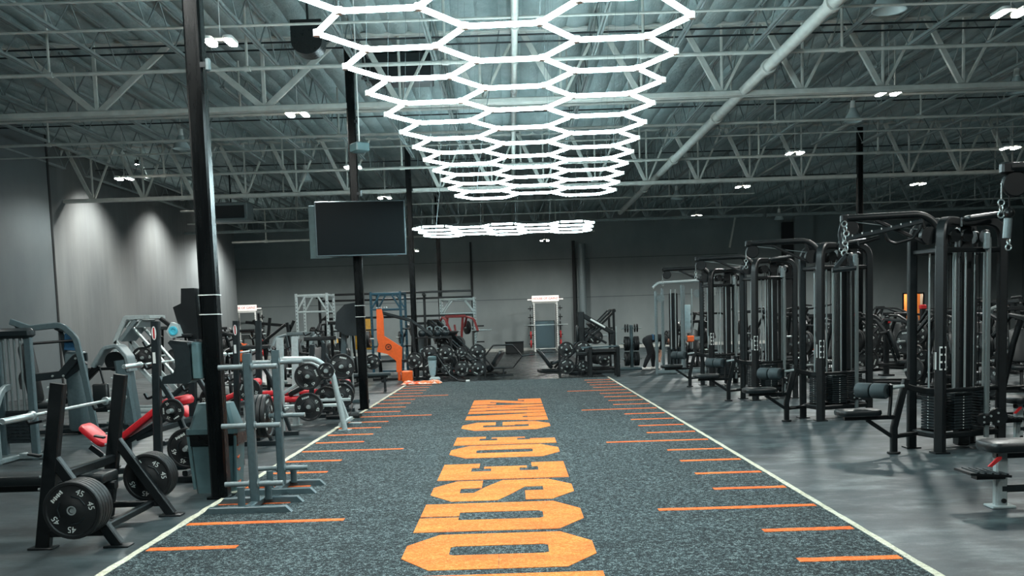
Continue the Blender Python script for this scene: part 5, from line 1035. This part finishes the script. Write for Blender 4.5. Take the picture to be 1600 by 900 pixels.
# --- silver cable crossover
t = thing('cable_crossover', 'silver cable crossover frame with stacked weights near the far end of the floor', 'cable machine', (0, 0, 0))
for x, y, zt in ((4.08, 27.2, 2.35), (4.42, 28.2, 2.45), (4.78, 27.0, 2.5), (5.0, 28.0, 2.5), (5.3, 26.8, 2.5), (5.75, 27.8, 2.45), (5.55, 27.0, 2.4)): obj('post', MB().bar([(x, y, 0), (x, y, zt)], 0.08, 0.08, (0, 1, 0)), MID, t)
for q in ([(4.4, 28.1, 0.08), (5.75, 27.8, 0.08)], [(4.08, 27.2, 0.08), (5.55, 27.0, 0.08)], [(4.75, 27.1, 1.0), (5.35, 26.9, 1.0)]): obj('base_rail', MB().bar(q, 0.1, 0.1), MID, t)
a = MB(); a.tube([(4.0, 27.2, 2.45), (4.15, 27.2, 2.58), (4.75, 27.2, 2.6), (5.45, 27.2, 2.62), (5.75, 27.4, 2.5), (5.78, 27.5, 2.2)], 0.045, 0.15, 10); obj('top_frame', a, SILVER, t)
a = MB(); [a.bar([(4.5 + 0.1 * k, 27.6, 0.1), (4.5 + 0.1 * k, 27.6, 0.75)], 0.085, 0.2) for k in range(4)]; obj('weight_stack', a, STACK, t)
[obj('guide_rod', MB().cyl((x, 27.5, 0.7), (x, 27.5, 2.4), 0.018, 8), CHROME, t) for x in (4.55, 4.68, 5.15, 5.6)]
[obj('pulley', MB().cyl((x, y, z), (x, y + 0.04, z), 0.11, 18), MID, t) for x, y, z in ((4.2, 27.1, 2.15), (5.2, 26.9, 2.25))]
a = MB(); a.pad((4.95, 27.1, 1.55), (0.16, 0.05, 0.8), None, 0.02, 0.07); obj('panel', a, PALE, t); obj('shroud', MB().box((4.66, 27.75, 1.2), (0.24, 0.12, 2.2), ch=0.02), BLACK, t); a = MB(); [a.box((5.35, 26.75, 0.6 + 0.08 * k), (0.02, 0.004, 0.03)) for k in range(22)]; obj('number_marking', a, BAG, t)
lever_machine((5.6, 29.6, 0), 0.2, 'black lever machine seen through the silver crossover', BLACK, PADBLACK, 1.45, 0.7, -0.5, 2, 1)
o = obj('folded_towel', MB().sweep([(5.0, 26.93, 0.93), (5.0, 26.935, 1.05), (5.0, 26.965, 1.075), (5.0, 27.06, 1.075), (5.0, 27.09, 1.05), (5.0, 27.1, 0.9)], [(-0.008, -0.09), (0.008, -0.09), (0.008, 0.09), (-0.008, 0.09)], (1, 0, 0)), ORANGE); tag(o, 'folded orange-red towel draped over the middle rail of the silver crossover', 'towel')
# --- crowd of plate machines on the right
RB = [((8.0, 17.2, 0), 0.4, 'black lever machine right behind the nearest cable tower', 1.55, 0.8, -0.2, None), ((9.8, 18.6, 0), -0.3, 'black lever machine with a long steel arm at the right edge', 1.6, 0.9, 0.05, STEEL), ((8.6, 21.5, 0), 1.2, 'black plate machine turned sideways behind the nearest cable tower', 1.45, 0.7, -0.3, None), ((10.3, 22.6, 0), 0.2, 'black plate machine behind the front posts of the nearest tower', 1.6, 0.8, -0.1, None),
      ((12.0, 23.6, 0), -0.6, 'black plate machine with raised arms close to the right edge', 1.75, 1.0, 0.1, None), ((9.4, 26.0, 0), 0.7, 'black machine with two red-capped posts left of the lit doorway', 1.55, 0.7, -0.3, None), ((11.4, 28.5, 0), -0.2, 'black plate machine standing in front of the lit doorway', 1.5, 0.8, -0.4, None), ((13.3, 26.8, 0), 0.4, 'black plate machine on the far right with a silver handle', 1.7, 0.9, 0.0, None),
      ((15.2, 30.0, 0), -0.4, 'black lever machine deep in the right corner', 1.8, 0.9, 0.0, None), ((12.6, 32.4, 0), 0.9, 'black plate machine right of the doorway, far back', 1.7, 0.8, -0.2, None), ((7.1, 25.2, 0), 0.1, 'black machine seen between the second and third cable towers', 1.6, 0.8, -0.2, None), ((7.4, 29.5, 0), -0.5, 'black machine with a silver arm seen through the second cable tower', 1.7, 0.9, 0.1, SILVER), ((9.2, 30.5, 0), 0.4, 'black machine with an orange pad left of the lit doorway', 1.75, 1.0, 0.1, None), ((7.7, 13.8, 0), 0.3, 'black machine with a large wheel at the right edge', 1.55, 0.6, -0.3, None)]
RB += [((6.9, 19.6, 0), 0.3, 'black plate machine standing close behind the third cable tower', 1.5, 0.7, -0.3, None), ((7.3, 22.4, 0), -0.2, 'black plate machine two steps behind the third cable tower', 1.55, 0.8, -0.2, None), ((9.4, 20.0, 0), 0.5, 'black plate machine in the thick of the right-hand crowd', 1.6, 0.8, -0.1, None), ((11.6, 20.6, 0), -0.3, 'black plate machine at the right edge with low arms', 1.4, 0.7, -0.4, None),
       ((10.9, 26.4, 0), 0.3, 'black plate machine just below the lit doorway', 1.5, 0.8, -0.2, None), ((13.9, 23.9, 0), 0.6, 'black plate machine at the right edge, behind the long-armed one', 1.75, 0.9, 0.0, None), ((8.4, 28.0, 0), 0.2, 'black plate machine behind the red-capped posts', 1.55, 0.8, -0.2, None), ((6.4, 31.8, 0), 0.5, 'black plate machine far behind the farthest cable tower', 1.7, 0.8, -0.1, None)]
for loc, rot, lab, h, arm, dr, ac in RB: lever_machine(loc, rot, lab, BLACK, ORANGE if 'orange' in lab else PADBLACK, h, arm, dr, 2, 1, ac)
for x, y, z, l in ((8.75, 24.6, 1.5, 'red end cap post above the machines, left of the doorway'), (9.3, 23.9, 1.36, 'lower red end cap post left of the doorway'), (10.75, 25.2, 1.68, 'red end cap post seen behind the nearest cable tower'), (11.9, 25.4, 1.75, 'small red end cap post right of the tower core')):
    t = thing('cap_post', l, 'machine post', (x, y, 0)); a = MB(); a.bar([(0, 0, 0), (0, 0, z)], 0.12, 0.12, (0, 1, 0)); a.box((0, 0, 0.02), (0.3, 0.3, 0.04)); obj('post', a, BLACK, t); obj('end_cap', MB().box((0, -0.01, z), (0.16, 0.15, 0.12), ch=0.02), RED, t)
# ------------------------------------------------------------------ television, loudspeaker, devices on the columns
t = thing('television', 'large dark television facing the camera on the second black column', 'television', (-2.83, 18.55, 3.52), math.radians(5))
obj('screen', MB().box((0, -0.032, 0), (1.66, 0.004, 0.99)), SCREEN, t); obj('bezel', MB().box((0, 0, -0.005), (1.71, 0.055, 1.04), ch=0.008), BEZEL, t); a = MB(); a.bar([(0, 0.02, 0), (-0.01, 0.36, 0)], 0.2, 0.2); obj('wall_bracket', a, BLACK, t)
t = thing('television', 'second television behind the first, showing only its pale left back edge', 'television', (-3.13, 19.45, 3.56), math.radians(-4))
obj('screen', MB().box((0, 0.032, 0), (1.66, 0.004, 0.99)), SCREEN, t); obj('bezel', MB().box((0, 0, 0), (1.76, 0.055, 1.06), ch=0.008), BIN, t); a = MB(); a.bar([(0, -0.02, 0), (0, -0.36, 0)], 0.2, 0.2); obj('wall_bracket', a, BLACK, t)
t = thing('loudspeaker', 'black rounded loudspeaker hanging behind the near honeycomb tubes', 'loudspeaker', (-3.15, 16.0, 6.3))
pr = [(-0.25, 0.28), (0.25, 0.28), (0.25, 0.0)] + [(0.25 * math.cos(-PI * k / 10), -0.06 + 0.2 * math.sin(-PI * k / 10)) for k in range(11)] + [(-0.25, 0.0)]
obj('cabinet', MB().prism(pr, (0, 0.18, 0), (1, 0, 0), (0, 0, 1), 0.36), BAG, t); obj('bracket', MB().tube([(0, 0, 0.28), (0, 0, 0.88)], 0.02), BAG, t)
def ap(x, y, z, l):
    t = thing('access_point', l, 'network device', (x, y, z)); obj('body', MB().box((0.055, -0.02, 0), (0.05, 0.05, 0.13), ch=0.015), MID, t); obj('bracket', MB().box((0.01, -0.02, 0), (0.06, 0.03, 0.05)), DARK, t)
ap(-2.9, 9.5, 4.23, 'small white box clipped high on the nearest black column'); ap(-2.9, 18.95, 5.6, 'small white box high on the second black column'); ap(-2.9, 18.9, 4.22, 'small white device just above the television')
t = thing('roof_hatch', 'dark boxed roof hatch behind the honeycomb tubes', 'roof vent', (-2.2, 20.6, 6.95)); obj('curb', MB().box((0, 0, 0), (1.4, 0.9, 0.5), ch=0.02), CONDUIT, t); obj('rim', MB().bar([(-0.72, -0.46, -0.25), (0.72, -0.46, -0.25)], 0.05, 0.05), MID, t)
t = thing('unit_heater', 'pale boxed heater unit under the roof left of the nearest column', 'heater', (-9.4, 33.0, 5.6)); obj('cabinet', MB().box((0, 0, 0), (1.3, 0.8, 0.6), ch=0.03), MID, t); obj('grille', MB().box((0, -0.41, -0.02), (1.1, 0.02, 0.42)), CONDUIT, t); obj('hanger', MB().bar([(0, 0, 0.3), (0, 0, 1.62)], 0.05, 0.05, (0, 1, 0)), DARK, t)
t = thing('projector_box', 'small grey device hung by the left tips of the honeycomb', 'device', (-2.55, 17.0, 4.75)); obj('body', MB().box((0, 0, 0), (0.25, 0.3, 0.16), rz(0.6), 0.02), BIN, t); obj('hanger', MB().tube([(0, 0, 0.05), (0, 0, 2.52)], 0.012), WHITE, t)
# ------------------------------------------------------------------ person bending over beside the silver crossover
t = thing('person', 'person in black bending forward over the floor beside the silver crossover, white shoes', 'person', (4.2, 29.7, 0))
def limb(mb, pts):
    """tapered chain of joints: (x, y, z, radius)"""
    for k, p in enumerate(pts):
        mb.ball(p[:3], p[3], 12)
        if k: q = pts[k - 1]; mb.cyl(q[:3], p[:3], q[3] * 0.99, 12, p[3] * 0.99)
LEGS = ((-1, 0.0, -0.15), (1, 0.14, 0.15))
def legs(mb, g, bare=False):
    for s, kx, ax_ in LEGS:
        limb(mb, [(-0.02, s * 0.09, 0.86, 0.135 + g), (0.02 + kx * 0.4, s * 0.1, 0.66, 0.108 + g), (kx + 0.02, s * 0.1, 0.47, 0.074 + g), (kx * 0.5 + ax_ * 0.5, s * 0.1, 0.3, 0.067 + g), (ax_, s * 0.1, 0.11, 0.045 + g)] + ([(ax_ + 0.02, s * 0.1, 0.06, 0.042), (ax_ + 0.14, s * 0.11, 0.045, 0.03)] if bare else []))
    limb(mb, [(-0.05, -0.075, 0.9, 0.13 + g), (-0.05, 0.075, 0.9, 0.13 + g)]); limb(mb, [(0.0, 0, 0.94, 0.125 + g), (0.1, 0, 0.97, 0.12 + g)])
def torso(mb, g):
    for s in (-1, 1): limb(mb, [(0.0, s * 0.06, 0.93, 0.12 + g), (0.16, s * 0.06, 0.97, 0.11 + g), (0.34, s * 0.075, 0.98, 0.115 + g), (0.5, s * 0.1, 0.95, 0.09 + g)])
def arms(mb, g, bare=False):
    for s in (-1, 1):
        limb(mb, [(0.48, s * 0.15, 0.93, 0.07 + g), (0.44, s * 0.19, 0.76, 0.05 + g), (0.4, s * 0.2, 0.63, 0.042 + g)])
        if bare:
            limb(mb, [(0.4, s * 0.2, 0.63, 0.042), (0.36, s * 0.19, 0.48, 0.037), (0.33, s * 0.18, 0.36, 0.026), (0.32, s * 0.18, 0.3, 0.034)])
            for q in range(4): limb(mb, [(0.322, s * 0.18 + (q - 1.5) * 0.021, 0.29, 0.0115), (0.326, s * 0.18 + (q - 1.5) * 0.022, 0.25, 0.0105), (0.338, s * 0.18 + (q - 1.5) * 0.02, 0.218 + 0.007 * abs(q - 1.4), 0.0095)])
            limb(mb, [(0.31, s * 0.15, 0.31, 0.013), (0.3, s * 0.132, 0.27, 0.011), (0.305, s * 0.13, 0.245, 0.01)])
def remeshed(name, mb, m_, voxel):
    o = obj(name, mb, m_, t); r = o.modifiers.new('join', 'REMESH'); r.mode = 'VOXEL'; r.voxel_size = voxel; r.use_smooth_shade = True
    sm = o.modifiers.new('soften', 'SMOOTH'); sm.factor = 0.5; sm.iterations = 4; return o
a = MB(); legs(a, -0.012, True); torso(a, -0.012); arms(a, -0.004, True)
limb(a, [(0.5, 0, 0.95, 0.07), (0.6, 0, 0.9, 0.055), (0.68, 0, 0.84, 0.085), (0.74, 0, 0.78, 0.092), (0.765, 0, 0.72, 0.068)]); limb(a, [(0.69, 0, 0.735, 0.02), (0.655, 0, 0.72, 0.014)]); limb(a, [(0.71, -0.095, 0.8, 0.018), (0.71, -0.1, 0.77, 0.014)]); limb(a, [(0.71, 0.095, 0.8, 0.018), (0.71, 0.1, 0.77, 0.014)])
remeshed('body', a, SKIN, 0.0085)
a = MB(); legs(a, 0.006); remeshed('leggings', a, CLOTH, 0.014)
a = MB(); torso(a, 0.008); arms(a, 0.008); remeshed('top', a, CLOTH, 0.014)
for s, _k, ax_ in LEGS:
    a = MB(); a.sweep([(ax_ - 0.07, s * 0.1, 0.05), (ax_ - 0.03, s * 0.1, 0.055), (ax_ + 0.06, s * 0.1, 0.05), (ax_ + 0.16, s * 0.1, 0.04), (ax_ + 0.2, s * 0.1, 0.035)], [(0.045 * math.cos(2 * PI * k / 12), 0.048 * math.sin(2 * PI * k / 12) * (1 if k < 7 else 1)) for k in range(12)]); so = obj('shoe', a, SHOE, t)
    obj('sole', MB().box((ax_ + 0.065, s * 0.1, 0.01), (0.29, 0.09, 0.02), ch=0.008), DARK, so)
a = MB(); a.ball((0.72, 0, 0.84), 0.1, 14, (1, 1, 0.75)); a.tube([(0.74, 0, 0.9), (0.84, 0, 0.86), (0.88, 0, 0.72), (0.87, 0, 0.6)], 0.03, 0.06); obj('hair', a, HAIR, t)
a = MB(); a.bar([(0.13, -0.185, 0.93), (0.13, -0.15, 1.07), (0.13, 0.0, 1.1), (0.13, 0.15, 1.07), (0.13, 0.185, 0.93)], 0.012, 0.05, (1, 0, 0)); obj('belt', a, BLUECLOTH, t)
t = thing('dumbbell', 'black dumbbell on the floor in front of the bending person', 'dumbbell', (4.72, 29.7, 0.07)); obj('handle', MB().cyl((0, -0.1, 0), (0, 0.1, 0), 0.016, 10), CHROME, t); [obj('weight_head', MB().cyl((0, s * 0.08, 0), (0, s * 0.19, 0), 0.07, 8, ch=0.012), RUBBER, t) for s in (-1, 1)]
